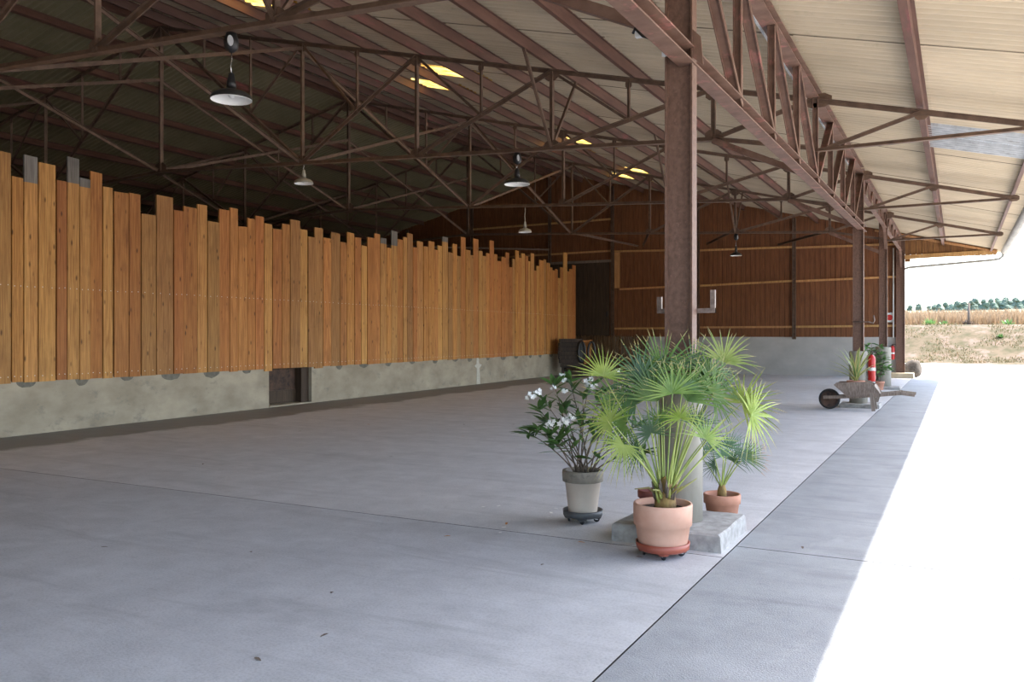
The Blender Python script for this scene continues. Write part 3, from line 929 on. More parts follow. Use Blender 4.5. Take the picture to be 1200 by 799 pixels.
# hatch in the plinth
dh = struct('door_2', wpt(15.65, -.3))
part(dh, 'panel', lambda b: b.prism([wpt(HA, -.34, .05), wpt(HB - .28, -.34, .05), wpt(HB - .28, -.34, PH), wpt(HA, -.34, PH)], (.03, 0, 0), 'rusty_panel'))
part(dh, 'lower_rail', lambda b: b.prism([wpt(HA, -.32, .06), wpt(HB - .28, -.32, .06), wpt(HB - .28, -.32, .36), wpt(HA, -.32, .36)], (.04, 0, 0), 'dark_wood'))
part(dh, 'frame_post', lambda b: b.prism([wpt(HB - .28, -.36, .03), wpt(HB, -.36, .03), wpt(HB, -.36, PH), wpt(HB - .28, -.36, PH)], (.26, 0, 0), 'dark_wood'))
part(dh, 'frame_post', lambda b: b.prism([wpt(HA - .02, -.36, .03), wpt(HA + .06, -.36, .03), wpt(HA + .06, -.36, PH), wpt(HA - .02, -.36, PH)], (.12, 0, 0), 'dark_wood'))
part(dh, 'lintel', lambda b: b.prism([wpt(HA, -.36, PH - .04), wpt(HB, -.36, PH - .04), wpt(HB, -.36, PH + .03), wpt(HA, -.36, PH + .03)], (.3, 0, 0), 'dark_wood'))

# ------------------------------------------------------------------ outer wall of the dark half, and a near-end wall added for shade
for nm, lo, hi in (('wall_far_left', (-33.2, YN, 0), (-33.05, YG, zs(-33.1))),):
    o = struct(nm)
    part(o, 'boarding', lambda b: b.box(lo, hi, 'dark_wood'))
wf = struct('front_shade_wall')  # unseen near-end wall, added to darken the left planks and floor
part(wf, 'boarding', lambda b: b.prism([(-33.1, YN + .1, 0), (-7.5, YN + .1, 0), (-7.5, YN + .1, zs(-7.5)), (XR, YN + .1, zs(XR)), (-33.1, YN + .1, zs(-33.1))], (0, .08, 0), 'dark_wood'))

# ------------------------------------------------------------------ far gable wall
wb = struct('wall_back')
BASE = 1.62
part(wb, 'block_base', lambda b: b.box((-33, YG, 0), (XC - .05, YG + .18, BASE), 'block_wall'))
def boards(x0, x1, zlo, mat):
    def fn(b):
        rb = random.Random(5)
        x = x0
        while x < x1 - .02:
            wd = min(.205, x1 - x)
            pr = rb.choice((0, .012, .024))
            zz = zlo(x + wd / 2) if callable(zlo) else zlo
            xm = x + wd / 2
            gap = -.045 if x > XR else .035
            b.box((x + .006, YG + .02 - pr, zz), (x + wd - .006, YG + .06, zs(xm) - gap), mat)
            x += wd
        
    return fn
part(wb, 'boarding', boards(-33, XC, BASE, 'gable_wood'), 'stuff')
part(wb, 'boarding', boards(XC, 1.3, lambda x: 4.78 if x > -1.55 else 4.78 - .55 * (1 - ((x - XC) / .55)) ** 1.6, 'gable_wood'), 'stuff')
part(wb, 'backing', lambda b: b.prism([(-33, YG + .06, BASE), (XC, YG + .06, BASE), (XC, YG + .06, 4.95), (1.3, YG + .06, 4.9), (1.3, YG + .06, zs(1.3) + .04), (XR, YG + .06, zs(XR) + .02), (-33, YG + .06, zs(-33) - .08)], (0, .04, 0), 'dark_wood'))
for X in (-6.15, -10.3, -14.35, -17.6, -22, -26):
    part(wb, 'post', lambda b: b.ibeam((X, YG - .09, BASE - .1 if X > -14.2 else 0), (X, YG - .09, zs(X) - .15), .10, .14, (0, 1, 0), 'steel'))
rails = [(-6.1, XC, 5.40, 5.36), (-10.2, -6.2, 5.48, 5.44), (-14.25, -10.35, 5.62, 5.52), (-21, -14.4, 5.6, 5.66),
         (-6.1, XC, 3.98, 4.05), (-10.2, -6.2, 3.90, 4.0), (-14.0, -10.35, 3.84, 3.92),
         (-6.1, XC, 2.05, 2.08), (-10.2, -6.2, 2.04, 2.05), (-14.25, -10.35, 2.0, 2.02), (-22, -14.4, 7.1, 7.15)]
for (xa, xb, za, z2) in rails:
    part(wb, 'rail', lambda b: b.bar((xa, YG - .045, za), (xb, YG - .045, z2), .09, .085, (0, 1, 0), 'beam_wood'))
part(wb, 'eave_beam', lambda b: b.bar((-1.95, YG - .03, 4.82), (1.32, YG - .03, 4.90), .09, .16, (0, 1, 0), 'beam_wood'))
part(wb, 'verge_beam', lambda b: b.bar((1.3, YG - .04, zs(1.3) - .08), (-3.0, YG - .04, zs(-3.0) - .08), .07, .09, (0, 1, 0), 'beam_wood'))
part(wb, 'door_stile', lambda b: b.box((-14.25, YG - .07, 3.9), (-14.0, YG - .01, 5.56), 'beam_wood'))
part(wb, 'door_track', lambda b: b.box((-18.2, YG - .16, 5.12), (-14.4, YG - .06, 5.24), 'old_wood'))
d1 = struct('door_1', (-16.3, YG - .12, 0))
def dboards(b):
    x = -18.0
    while x < -14.5:
        b.box((x + .005, YG - .14, .05), (x + .215, YG - .11, 5.12), 'dark_wood'); x += .22
part(d1, 'leaf', dboards, 'stuff')
part(d1, 'handle', lambda b: b.box((-14.62, YG - .19, 2.55), (-14.56, YG - .14, 2.8), 'black_plastic'))
# sign and extinguisher on the wall end
o = MB(); o.box((-2.62, YG - .03, 2.2), (-2.28, YG - .018, 2.62), 'white_plastic')
sg = thing('safety_sign', 'small white sign with a red disc on the end wall near the far column', 'sign', (-2.45, YG - .02, 2.2))
part(sg, 'plate', lambda b: b.box((-2.60, YG - .025, 2.22), (-2.30, YG - .012, 2.60), 'white_plastic'))
part(sg, 'red_disc', lambda b: b.prism([(-2.45 + .12 * math.cos(k * PI / 10), YG - .027, 2.41 + .12 * math.sin(k * PI / 10)) for k in range(20)], (0, -.006, 0), 'red_paint'))
part(wb, 'conduit', lambda b: b.tube([(-2.31, YG - .08, 1.6), (-2.31, YG - .08, 5.2)], .03, 'white_plastic', 6))

def extinguisher(p, r, h, label):
    t = thing('fire_extinguisher', label, 'extinguisher', p, 'fire extinguishers on the columns')
    part(t, 'cylinder', lambda b: b.lathe([(r * .9, 0), (r, .03), (r, h * .74), (r * .8, h * .82), (r * .35, h * .87), (r * .3, h * .9)], 'red_paint', p, 18, capt=True))
    part(t, 'label_band', lambda b: b.lathe([(r * 1.01, h * .36), (r * 1.01, h * .46)], 'white_plastic', p, 18, capb=False))
    x, y, z = p
    part(t, 'valve', lambda b: (b.box((x - .03, y - .03, z + h * .88), (x + .03, y + .03, z + h * .95), 'black_plastic'), b.box((x - .02, y - .02, z + h * .95), (x + .13, y + .02, z + h * .975), 'black_plastic'), b.box((x - .02, y - .02, z + h * .99), (x + .11, y + .02, z + h * 1.01), 'black_plastic')))
    part(t, 'hose', lambda b: b.tube([(x - .03, y, z + h * .9), (x - r - .03, y - .02, z + h * .82), (x - r - .035, y - .02, z + h * .5), (x - r - .02, y - .02, z + h * .2)], .014, 'black_plastic', 6))
    part(t, 'hanger', lambda b: b.box((x - .03, y + .02, z + h * .6), (x + .03, y + r + .06, z + h * .66), 'black_plastic'))
e1 = at_f(1021.5, 447, 19.9)
extinguisher((e1.x, e1.y, e1.z), .085, .72, 'red fire extinguisher hanging just above the wheelbarrow, beside the spiky plant')
extinguisher((-2.34, YG - .18, .72), .085, .62, 'small red fire extinguisher on the pale wall by the farthest column')

# ------------------------------------------------------------------ pots and plants
def pot(t, c, rt, rb_, h, mat, rim=.03, soil=True, rimh=None, name='pot', rimmat=None):
    x, y, z = c
    rimh = rimh or h * .2
    prof = [(rb_ * .96, 0), (rb_, .012), (rt - .016, h - rimh), (rt - .003, h - rimh + .002), (rt, h - .012), (rt - .004, h), (rt - .02, h), (rt - .026, h - .05)]
    p = part(t, name, lambda b: b.lathe(prof, mat, c, 36))
    if rimmat:
        sub(p, 'rim_band', lambda b: b.lathe([(rt - .008, h - rimh), (rt + .006, h - rimh + .004), (rt + .010, h - .02), (rt + .006, h + .004), (rt - .022, h + .004), (rt - .03, h - .04)], rimmat, c, 36, capb=False))
    if soil:
        def so_(b):
            n = 20
            vs = [(x, y, z + h - .045)]
            for rr in (.5, 1.0):
                for k in range(n):
                    a = 2 * PI * k / n
                    vs.append((x + (rt - .027) * rr * math.cos(a), y + (rt - .027) * rr * math.sin(a), z + h - .05 + .015 * noise.noise(Vector((rr * 3, k, x)))))
            fs = [(0, 1 + k, 1 + (k + 1) % n) for k in range(n)] + [(1 + k, 1 + n + k, 1 + n + (k + 1) % n, 1 + (k + 1) % n) for k in range(n)]
            b.add(vs, fs, 'soil', True)
        part(t, 'soil', so_)
    return p
def dolly(c, r, mat, label, h=.085, spokes=True):
    t = thing('plant_dolly', label, 'plant dolly', c)
    x, y, z = c
    part(t, 'saucer', lambda b: b.lathe([(r * .86, h - .035), (r * .97, h - .02), (r, h + .03), (r - .014, h + .03), (r - .02, h - .005), (0, h - .01)], mat, c, 36))
    for k in range(4):
        a = R(20 + 90 * k)
        wx, wy = x + r * .68 * math.cos(a), y + r * .68 * math.sin(a)
        w_ = part(t, 'caster', lambda b: b.lathe([(.026, -.009), (.029, -.005), (.029, .005), (.026, .009)], 'black_plastic', (0, 0, 0), 14, capt=True))
        me = w_.data
        me.transform(Matrix.Rotation(R(90), 4, 'X') @ Matrix.Translation(world_loc(t)))
        w_.location = (wx - x, wy - y, .029)
        w_.rotation_euler = (0, 0, R(25 + 40 * k))
        sub(w_, 'fork', lambda b: (b.box((wx - .014, wy - .017, .022), (wx + .014, wy - .011, h - .03), 'chrome'), b.box((wx - .014, wy + .011, .022), (wx + .014, wy + .017, h - .03), 'chrome'), b.box((wx - .016, wy - .017, .060), (wx + .016, wy + .017, h - .03), mat)))
    if spokes:
        for k in range(4):
            a = R(20 + 90 * k)
            part(t, 'foot_block', lambda b: b.lathe([(.04, h - .05), (.05, h - .03)], mat, (x + r * .68 * math.cos(a), y + r * .68 * math.sin(a), 0), 10))
    return t

def frond(t, base, hub, axis_deg, rad, mat, spread=215, n=22, tilt=0.0, droop=.2, seed=0, tip='palm_tip', cup=.12, wd=.0066):
    """fan leaf: petiole from base to hub, n folded leaflets; axis_deg in the upright plane facing the view (90 = up)"""
    rn = random.Random(seed)
    base, hub = Vector(base), Vector(hub)
    right = Vector((cs, sn, 0)); up = Vector((0, 0, 1)); back = Vector((-sn, cs, 0))
    # tilt leans the fan's plane away from (or towards) the view
    a = R(axis_deg)
    U = (right * math.cos(a) + up * math.sin(a))
    N = -back
    W = N.cross(U).normalized()
    q = Matrix.Rotation(tilt, 3, W)
    U = q @ U; N = q @ N
    b = MB()
    mid = base.lerp(hub, .5) + Vector((0, 0, .10 * (hub - base).length)) * (1 if hub.z > base.z else .4)
    pts = []
    for k in range(8):
        s = k / 7
        pts.append(base * (1 - s) ** 2 + mid * 2 * s * (1 - s) + hub * s * s)
    b.tube(pts, [.0085 - .005 * k / 7 for k in range(8)], 'petiole', 6)
    for i in range(n):
        th = R(-spread / 2 + spread * i / (n - 1) + rn.uniform(-3.5, 3.5))
        D = U * math.cos(th) + W * math.sin(th)
        T = N.cross(D)
        L = rad * (1 - .25 * (abs(th) / PI)) * rn.uniform(.82, 1.08)
        segs = [0, .10, .28, .55, .8, 1.0]
        wds = [.25, .85, 1.0, .62, .36, .04]
        lf, ct, rt = [], [], []
        dr = droop * rn.uniform(.3, 1.3)
        sw = rn.uniform(-.05, .05)
        for s_, ww in zip(segs, wds):
            c = hub + D * (L * s_) + N * (cup * L * s_ * (1 - s_ * .6)) - up * (dr * L * s_ ** 2.4) + T * (sw * L * s_ * s_)
            x_ = wd * ww * (rad / .28)
            lf.append(c - T * x_ + N * x_ * .45); ct.append(c); rt.append(c + T * x_ + N * x_ * .45)
        vs = lf + ct + rt
        m_ = len(segs)
        fs, ft = [], []
        for k in range(m_ - 1):
            (ft if k == m_ - 2 else fs).extend([(k, k + 1, m_ + k + 1, m_ + k), (m_ + k, m_ + k + 1, 2 * m_ + k + 1, 2 * m_ + k)])
        b.add(vs, fs, mat, True)
        b.add(vs, ft, tip, True)
    o = b.build('frond', t, world_loc(t))
    return o

PX = 1 / F
# --- big fan palm
pc = Vector((-2.035, 6.36, 0)); pf = depth(pc)
dolly((pc.x, pc.y, 0), .21, 'red_brown_plastic', 'red brown round saucer on small casters under the big palm pot')
palm = thing('potted_palm', 'large fan palm in a pale terracotta pot in front of the near column', 'potted plant', (pc.x, pc.y, .088))
pot(palm, (pc.x, pc.y, .088), .228, .188, .325, 'terracotta_pale', rimh=.165)
top = Vector((pc.x + .02, pc.y, .40))
def trunk(b):
    b.lathe([(.085, -.05), (.078, .03), (.07, .09), (.055, .15), (.03, .2), (.0, .22)], 'palm_fibre', top, 16, wob=.25)
    rn = random.Random(2)
    for k in range(26):
        a = rn.uniform(0, 2 * PI); z = rn.uniform(.0, .12)
        p = top + Vector((math.cos(a) * .07, math.sin(a) * .07, z))
        q = p + Vector((math.cos(a) * .035, math.sin(a) * .035, rn.uniform(.05, .12)))
        b.tube([p, p.lerp(q, .6), q], [.014, .011, .003], rn.choice(['palm_fibre', 'petiole', 'bark']), 5)
part(palm, 'trunk', trunk)
FR = [  # hub x, y, depth offset, axis, radius px, material, spread, tilt
    (788, 461, -.30, 95, 42, 'palm_light', 190, .25), (716, 494, -.20, 150, 44, 'palm_light', 250, .2), (731, 521, -.30, 235, 40, 'palm_light', 230, .3),
    (707, 441, .05, 80, 42, 'palm_light', 200, .1), (752, 444, .10, 98, 56, 'palm_dark', 190, .1), (848, 424, .22, 72, 46, 'palm_light', 170, .15),
    (836, 462, .05, 20, 50, 'palm_green', 230, .1), (870, 472, .14, 50, 50, 'palm_light', 240, -.1), (880, 486, -.08, 5, 54, 'palm_light', 250, .2),
    (827, 514, -.30, 55, 42, 'palm_light', 220, .35), (763, 507, -.12, 115, 36, 'palm_dark', 240, .2), (797, 490, -.38, 95, 34, 'palm_light', 250, .5),
    (776, 432, .16, 84, 50, 'palm_green', 180, .1), (812, 433, .14, 68, 54, 'palm_dark', 190, .1), (745, 474, .14, 145, 44, 'palm_dark', 220, .1),
    (818, 452, .20, 50, 48, 'palm_green', 200, .1), (733, 497, .02, 190, 40, 'palm_green', 230, .2), (806, 470, .0, 65, 58, 'palm_green', 130, .1),
    (775, 495, .05, 130, 34, 'palm_green', 230, .3), (815, 498, .10, 40, 36, 'palm_dark', 230, .2), (748, 528, -.05, 200, 30, 'palm_dark', 220, .3), (800, 455, -.1, 70, 44, 'palm_green', 160, .3), (760, 455, .2, 120, 50, 'palm_green', 190, .1), (832, 440, .1, 60, 46, 'palm_green', 190, .2),
    (722, 470, .18, 120, 42, 'palm_green', 220, .0), (770, 470, .02, 110, 60, 'palm_green', 120, .1)]
for i, (x, y, df, ax, rp, mt, spd, tl) in enumerate(FR):
    hub = at_f(x, y, pf + df)
    a = R(ax)
    dirv = (hub - top); dirv.z = 0
    bs = top + dirv.normalized() * .035 + Vector((0, 0, .05 + .06 * ((i * 7) % 5) / 5))
    frond(palm, bs, hub, ax, rp * (pf + df) / F * 1.12, mt, spd, 21 + i % 4, tl + (.0, .35, -.25, .5, .15)[i % 5], .08 + .10 * (i % 3), i)
for k in range(5):                               # cut and dried petioles at the crown base
    a = R(-150 + 55 * k)
    part(palm, 'dry_petiole', lambda b: b.tube([top + Vector((.04 * math.cos(a), .04 * math.sin(a), .06)), top + Vector((.13 * math.cos(a), .13 * math.sin(a), .13)), top + Vector((.24 * math.cos(a), .24 * math.sin(a), .12 + .03 * k))], [.012, .009, .004], 'palm_tip', 5))

# --- small blue-green palm behind the footing
sc_ = Vector((-1.905, 7.70, 0)); sf = depth(sc_)
sp = thing('potted_palm', 'small blue green fan palm in a low terracotta pot behind the footing', 'potted plant', (sc_.x, sc_.y, 0))
pot(sp, (sc_.x, sc_.y, 0), .168, .125, .272, 'terracotta', rimh=.085)
st_ = Vector((sc_.x, sc_.y, .25))
part(sp, 'trunk', lambda b: b.lathe([(.045, -.03), (.04, .05), (.025, .10), (0, .12)], 'palm_fibre', st_, 12, wob=.2))
for i, (x, y, df, ax, rp, mt, spd, tl) in enumerate([(835, 528, -.05, 115, 30, 'palm_blue', 170, .1), (853, 524, .05, 75, 30, 'palm_blue', 170, .1), (866, 535, -.1, 35, 30, 'palm_blue', 180, .3), (824, 538, .05, 150, 26, 'palm_blue', 190, .2),
        (848, 534, -.15, 95, 30, 'palm_blue', 200, .4), (872, 536, .05, 22, 34, 'palm_green', 120, .1), (838, 545, -.15, 195, 22, 'palm_dark', 200, .2), (858, 540, .12, 60, 28, 'palm_dark', 190, .0)]):
    hub = at_f(x, y, sf + df)
    frond(sp, st_ + Vector((0, 0, .06)), hub, ax, rp * sf / F, mt, spd, 18, tl, .12, 50 + i, wd=.0062, tip='orange_leaf' if i == 5 else 'palm_blue')

# --- spare pot between the palm and the column
s2 = at_f(763, 600, 6.98); s2.z = .147
p2 = thing('potted_plant', 'dark terracotta pot standing on the footing behind the big palm pot', 'potted plant', (s2.x, s2.y, .147))
pot(p2, (s2.x, s2.y, .147), .112, .085, .29, 'terracotta_dark', rimh=.06)

# --- leafy shoots shared by oleander and shrubs
def leaf_mesh(name, L, wd, mat, fold=.25):
    b = MB()
    segs = [0, .15, .4, .7, 1.0]; ws_ = [.1, .7, 1, .75, .03]
    lf, ct, rt = [], [], []
    for s, w_ in zip(segs, ws_):
        z = -.12 * L * s * s
        lf.append((L * s, -wd * w_ / 2, z + fold * wd * w_ / 2)); ct.append((L * s, 0, z)); rt.append((L * s, wd * w_ / 2, z + fold * wd * w_ / 2))
    m_ = 5
    fs = []
    for k in range(4):
        fs += [(k, k + 1, m_ + k + 1, m_ + k), (m_ + k, m_ + k + 1, 2 * m_ + k + 1, 2 * m_ + k)]
    b.add(lf + ct + rt, fs, mat, True)
    return b.mesh(name)
def place_leaf(t, me, p, d, roll, scale, name='leaf'):
    o = put(name, me, t)
    d = Vector(d).normalized()
    z = Vector((0, 0, 1)); y = z.cross(d)
    if y.length < .05: y = Vector((0, 1, 0))
    y.normalize(); z = d.cross(y)
    rot = Matrix((d, y, z)).transposed() @ Matrix.Rotation(roll, 3, 'X')
    o.matrix_local = Matrix.Translation(Vector(p) - world_loc(t)) @ rot.to_4x4() @ Matrix.Scale(scale, 4)
    return o
def flower_mesh():
    b = MB()
    rn = random.Random(4)
    for k in range(7):                            # a truss of small five-petalled flowers
        c = Vector((rn.uniform(-.035, .035), rn.uniform(-.035, .035), rn.uniform(-.02, .035)))
        ax = Vector((rn.uniform(-1, 1), rn.uniform(-1.4, .2), rn.uniform(0, 1))).normalized()
        u = ax.orthogonal().normalized(); v = ax.cross(u)
        for j in range(5):
            a = 2 * PI * j / 5
            d = u * math.cos(a) + v * math.sin(a); s = ax.cross(d)
            b.add([c, c + d * .012 + s * .008 + ax * .006, c + d * .024 + ax * .010, c + d * .012 - s * .008 + ax * .006], [(0, 1, 2, 3)], 'white_petal', True)
    return b.mesh('flower')
FLOWER = flower_mesh()

oc = at_z(683, 611); of = depth(oc)
dolly((oc.x, oc.y, 0), .185, 'dark_grey_plastic', 'dark grey plastic dolly on casters under the oleander pot')
ol = thing('potted_oleander', 'white flowering oleander in a beige pot with a grey rim, left of the big palm', 'potted plant', (oc.x, oc.y, .088))
pot(ol, (oc.x, oc.y, .088), .180, .132, .385, 'beige_pot', rimh=.10, rimmat='grey_rim')
otop = Vector((oc.x, oc.y, .43))
OL_LEAF = leaf_mesh('leaf', .145, .040, 'oleander_green')
rn = random.Random(21)
tips = [(636, 468, -.1), (650, 452, .05), (632, 480, -.15), (628, 503, -.2), (645, 510, -.25), (660, 475, .1), (668, 448, .15), (690, 455, .1), (705, 462, .05), (722, 445, .1), (735, 470, -.05), (745, 500, -.15),
        (752, 530, -.2), (655, 520, -.2), (676, 490, -.2), (700, 505, -.2), (712, 478, .2), (640, 495, .1), (620, 508, .0), (683, 465, .2), (725, 520, -.25)]
ends = []
for i, (x, y, df) in enumerate(tips):
    e = at_f(x, y, of + df)
    a = rn.uniform(0, 2 * PI)
    b0 = otop + Vector((math.cos(a) * .06, math.sin(a) * .06, -.03))
    m1 = b0.lerp(e, .45) + Vector((0, 0, .10)) + Vector((rn.uniform(-.03, .03), rn.uniform(-.03, .03), 0))
    pts = [b0 * (1 - s) ** 2 + m1 * 2 * s * (1 - s) + e * s * s for s in [k / 7 for k in range(8)]]
    part(ol, 'stem', lambda b: b.tube(pts, [.008 - .005 * k / 7 for k in range(8)], 'bark', 5))
    ends.append((e, (pts[-1] - pts[-2]).normalized(), pts))
for e, d, pts in ends:
    for k in range(17):
        s = rn.choice((3, 4, 5, 6, 6, 7, 7, 7, 7))
        p = pts[s] + (pts[min(s + 1, 7)] - pts[s]) * rn.random()
        a = rn.uniform(0, 2 * PI)
        out = Vector((math.cos(a), math.sin(a), rn.uniform(-.25, .55)))
        place_leaf(ol, OL_LEAF, p, d * rn.uniform(.2, .8) + out, rn.uniform(-.5, .5), rn.uniform(.8, 1.35))
for (x, y, df, s_) in ((622, 466, -.15, 1.2), (630, 462, -.15, 1.0), (659, 496, -.25, 1.3), (668, 492, -.25, 1.1), (645, 496, -.2, 1.0), (659, 446, .05, .8), (659, 442, .05, .7), (648, 456, .0, .7), (662, 459, .0, .7), (692, 449, .05, 1.2), (697, 455, .0, .9), (723, 437, .05, .8), (737, 535, -.2, .7)):
    o = put('flower', FLOWER, ol)
    o.location = at_f(x, y, of + df) - world_loc(ol); o.scale = (s_,) * 3; o.rotation_euler = (rn.uniform(-.4, .4), rn.uniform(-.4, .4), rn.uniform(-.6, .6))

def shrub(name, label, p, potargs, mat, spots, leafL, leafW, n, seed):
    t = thing(name, label, 'potted plant', p)
    rt, rb_, h, pm = potargs
    pot(t, p, rt, rb_, h, pm, rimh=h * .25)
    me = leaf_mesh('leaf', leafL, leafW, mat)
    r_ = random.Random(seed)
    base = Vector(p) + Vector((0, 0, h - .05))
    for (dx, dz, dy) in spots:
        e = Vector(p) + Vector((dx * cs - dy * sn, dx * sn + dy * cs, dz))
        m1 = base.lerp(e, .5) + Vector((0, 0, .06))
        pts = [base * (1 - s) ** 2 + m1 * 2 * s * (1 - s) + e * s * s for s in [k / 5 for k in range(6)]]
        part(t, 'stem', lambda b: b.tube(pts, [.010 - .006 * k / 5 for k in range(6)], 'bark', 5))
        for k in range(n):
            q = r_.choice((2, 3, 4, 5, 5)); pp = pts[q]
            a = r_.uniform(0, 2 * PI)
            place_leaf(t, me, pp, (math.cos(a), math.sin(a), r_.uniform(-.4, .6)), r_.uniform(-.5, .5), r_.uniform(.7, 1.3))
    return t
q3 = Vector((-2.17, 28.52, 0))
shrub('potted_shrub', 'leafy green shrub in a terracotta pot at the foot of the third column', tuple(q3), (.155, .11, .27, 'terracotta'), 'shrub_green',
      [(-.1, .75, 0), (.1, .8, .05), (0, 1.1, 0), (-.12, 1.25, -.05), (.14, .95, 0), (.25, .7, 0), (-.2, 1.0, .1), (.05, 1.35, 0), (-.25, 1.2, 0), (.2, 1.15, 0)], .24, .075, 13, 31)
q4 = Vector((-2.36, 28.15, 0))
shrub('potted_shrub', 'tall slim shrub in a white pot between the fire extinguisher and the terracotta pot', tuple(q4), (.12, .10, .46, 'white_pot'), 'shrub_green',
      [(-.15, 1.35, 0), (.0, 1.45, 0), (-.3, 1.4, .05), (.12, 1.2, 0), (-.05, 1.1, -.1), (-.4, 1.25, 0)], .24, .075, 13, 32)

# ------------------------------------------------------------------ wheelbarrow with the spiky plant
wy = 20.72
def WB(x, y, dy=0):
    """point of the barrow seen at pixel (x, y), on the barrow's middle plane shifted by dy"""
    p = at_y(x, y, wy); return Vector((p.x, wy + dy, p.z))
wbx = thing('wheelbarrow', 'old grey wooden wheelbarrow parked beside the second column', 'wheelbarrow', (WB(1005, 478).x, wy, 0))
wc = WB(972, 466); wr = .235; wc.z = wr
def wheel(b):
    n = 24
    prof = [(.0, -.03), (.05, -.045), (.06, -.02), (wr - .05, -.016), (wr - .045, -.028), (wr, -.024), (wr, .024), (wr - .045, .028), (wr - .05, .016), (.06, .02), (.05, .045), (0, .03)]
    vs, fs = [], []
    for r_, o_ in prof:
        for k in range(n):
            a = 2 * PI * k / n; vs.append((wc.x + r_ * math.cos(a), wc.y + o_, wc.z + r_ * math.sin(a)))
    for i in range(len(prof) - 1):
        for k in range(n): fs.append((i * n + k, i * n + (k + 1) % n, (i + 1) * n + (k + 1) % n, (i + 1) * n + k))
    b.add(vs, [f for i, f in enumerate(fs) if not 4 * n <= i < 7 * n], 'rusty_panel', True)
    b.add(vs, [f for i, f in enumerate(fs) if 4 * n <= i < 7 * n], 'rubber', True)
part(wbx, 'wheel', wheel)
for s in (-1, 1):
    def shaft(b, s=s):
        pts = [WB(966, 465, s * .12), WB(1000, 464, s * .2), WB(1032, 462, s * .27), WB(1056, 460, s * .30), WB(1072, 462, s * .31)]
        hs = [.055, .06, .065, .055, .05]
        for i in range(4):
            b.bar(pts[i], pts[i + 1] + (pts[i + 1] - pts[i]).normalized() * .012, .05, (hs[i] + hs[i + 1]) / 2 + .012, (0, 1, 0), 'old_wood')
    part(wbx, 'shaft', shaft)
    def leg(b, s=s):
        b.bar(WB(1022, 459, s * .26), (WB(1025, 470).x, wy + s * .28, .01), .06, .075, (0, 1, 0), 'old_wood')
        b.bar(WB(1030, 461, s * .26), (WB(1027, 470).x, wy + s * .28, .18), .035, .04, (0, 1, 0), 'old_wood')
    part(wbx, 'leg', leg)
    def side(b, s=s):
        k = [(979, 450), (982, 447.5), (1018, 446.5), (1026, 451), (1032, 459), (1031, 462), (1026, 463.5), (994, 463.5)]
        b.prism([WB(x, y, s * (.24 + .06 * (463 - y) / 16)) for x, y in k], (0, .03 * s, 0), 'old_wood')
    part(wbx, 'side_board', side)
    part(wbx, 'batten', lambda b: b.bar(WB(1013.5, 446.5, s * .325), WB(1013.5, 464, s * .27), .022, .05, (0, 1, 0), 'old_wood'))
part(wbx, 'axle', lambda b: b.tube([WB(972, 466, -.17) * 1 + Vector((0, 0, wr - WB(972, 466).z)), WB(972, 466, .17) + Vector((0, 0, wr - WB(972, 466).z))], .018, 'rusty_panel', 8))
part(wbx, 'floor_board', lambda b: b.bar(WB(993, 463, 0), WB(1029, 463, 0), .5, .03, (0, 1, 0), 'old_wood'))
part(wbx, 'front_board', lambda b: b.bar(WB(981, 448.5, 0), WB(994, 463, 0), .54, .03, (0, 1, 0), 'old_wood'))
part(wbx, 'rear_board', lambda b: b.bar(WB(1025, 450.5, 0), WB(1031, 462, 0), .54, .03, (0, 1, 0), 'old_wood'))
ap = WB(1003, 462); ap.z = WB(1003, 463).z + .016
ag = thing('potted_agave', 'spiky yellow edged plant in a terracotta pot riding in the wheelbarrow', 'potted plant', tuple(ap))
pot(ag, tuple(ap), .20, .15, .32, 'terracotta', rimh=.08)
at = ap + Vector((0, 0, .27))
rn = random.Random(8)
AG = [(-150, .55, .42), (-175, .62, .35), (165, .55, .5), (120, .5, .62), (95, .3, .66), (70, .35, .66), (45, .45, .6), (20, .5, .48), (-10, .5, .4), (-40, .4, .5), (-70, .35, .55), (-100, .4, .52), (140, .7, .26), (200, .45, .6), (250, .2, .62), (10, .3, .66), (300, .25, .7), (180, .25, .7), (60, .5, .35), (155, .35, .66)]
for i, (az, out, h) in enumerate(AG):
    a = R(az + rn.uniform(-8, 8))
    D = Vector((math.cos(a), math.sin(a), 0)); T = Vector((-math.sin(a), math.cos(a), 0))
    def lf(b):
        n = 7
        L_, LI, C, RI, R_ = [], [], [], [], []
        for k in range(n):
            s = k / (n - 1)
            c = at + D * (1.2 * out * (.35 * s + .65 * s * s)) + Vector((0, 0, h * 1.5 * (s - .22 * s * s * (1 if out < .5 else 1.6))))
            wd = .046 * (.75 + .6 * s) * (1 - s) ** .6 + .001
            lift = Vector((0, 0, .25 * wd))
            L_.append(c - T * wd + lift); LI.append(c - T * wd * .55 + lift * .3); C.append(c); RI.append(c + T * wd * .55 + lift * .3); R_.append(c + T * wd + lift)
        vs = L_ + LI + C + RI + R_
        q = lambda r0: [(r0 * n + k, r0 * n + k + 1, (r0 + 1) * n + k + 1, (r0 + 1) * n + k) for k in range(n - 1)]
        b.add(vs, q(0) + q(3), 'agave_edge', True)
        b.add(vs, q(1) + q(2), 'agave_green', True)
    part(ag, 'leaf', lf)

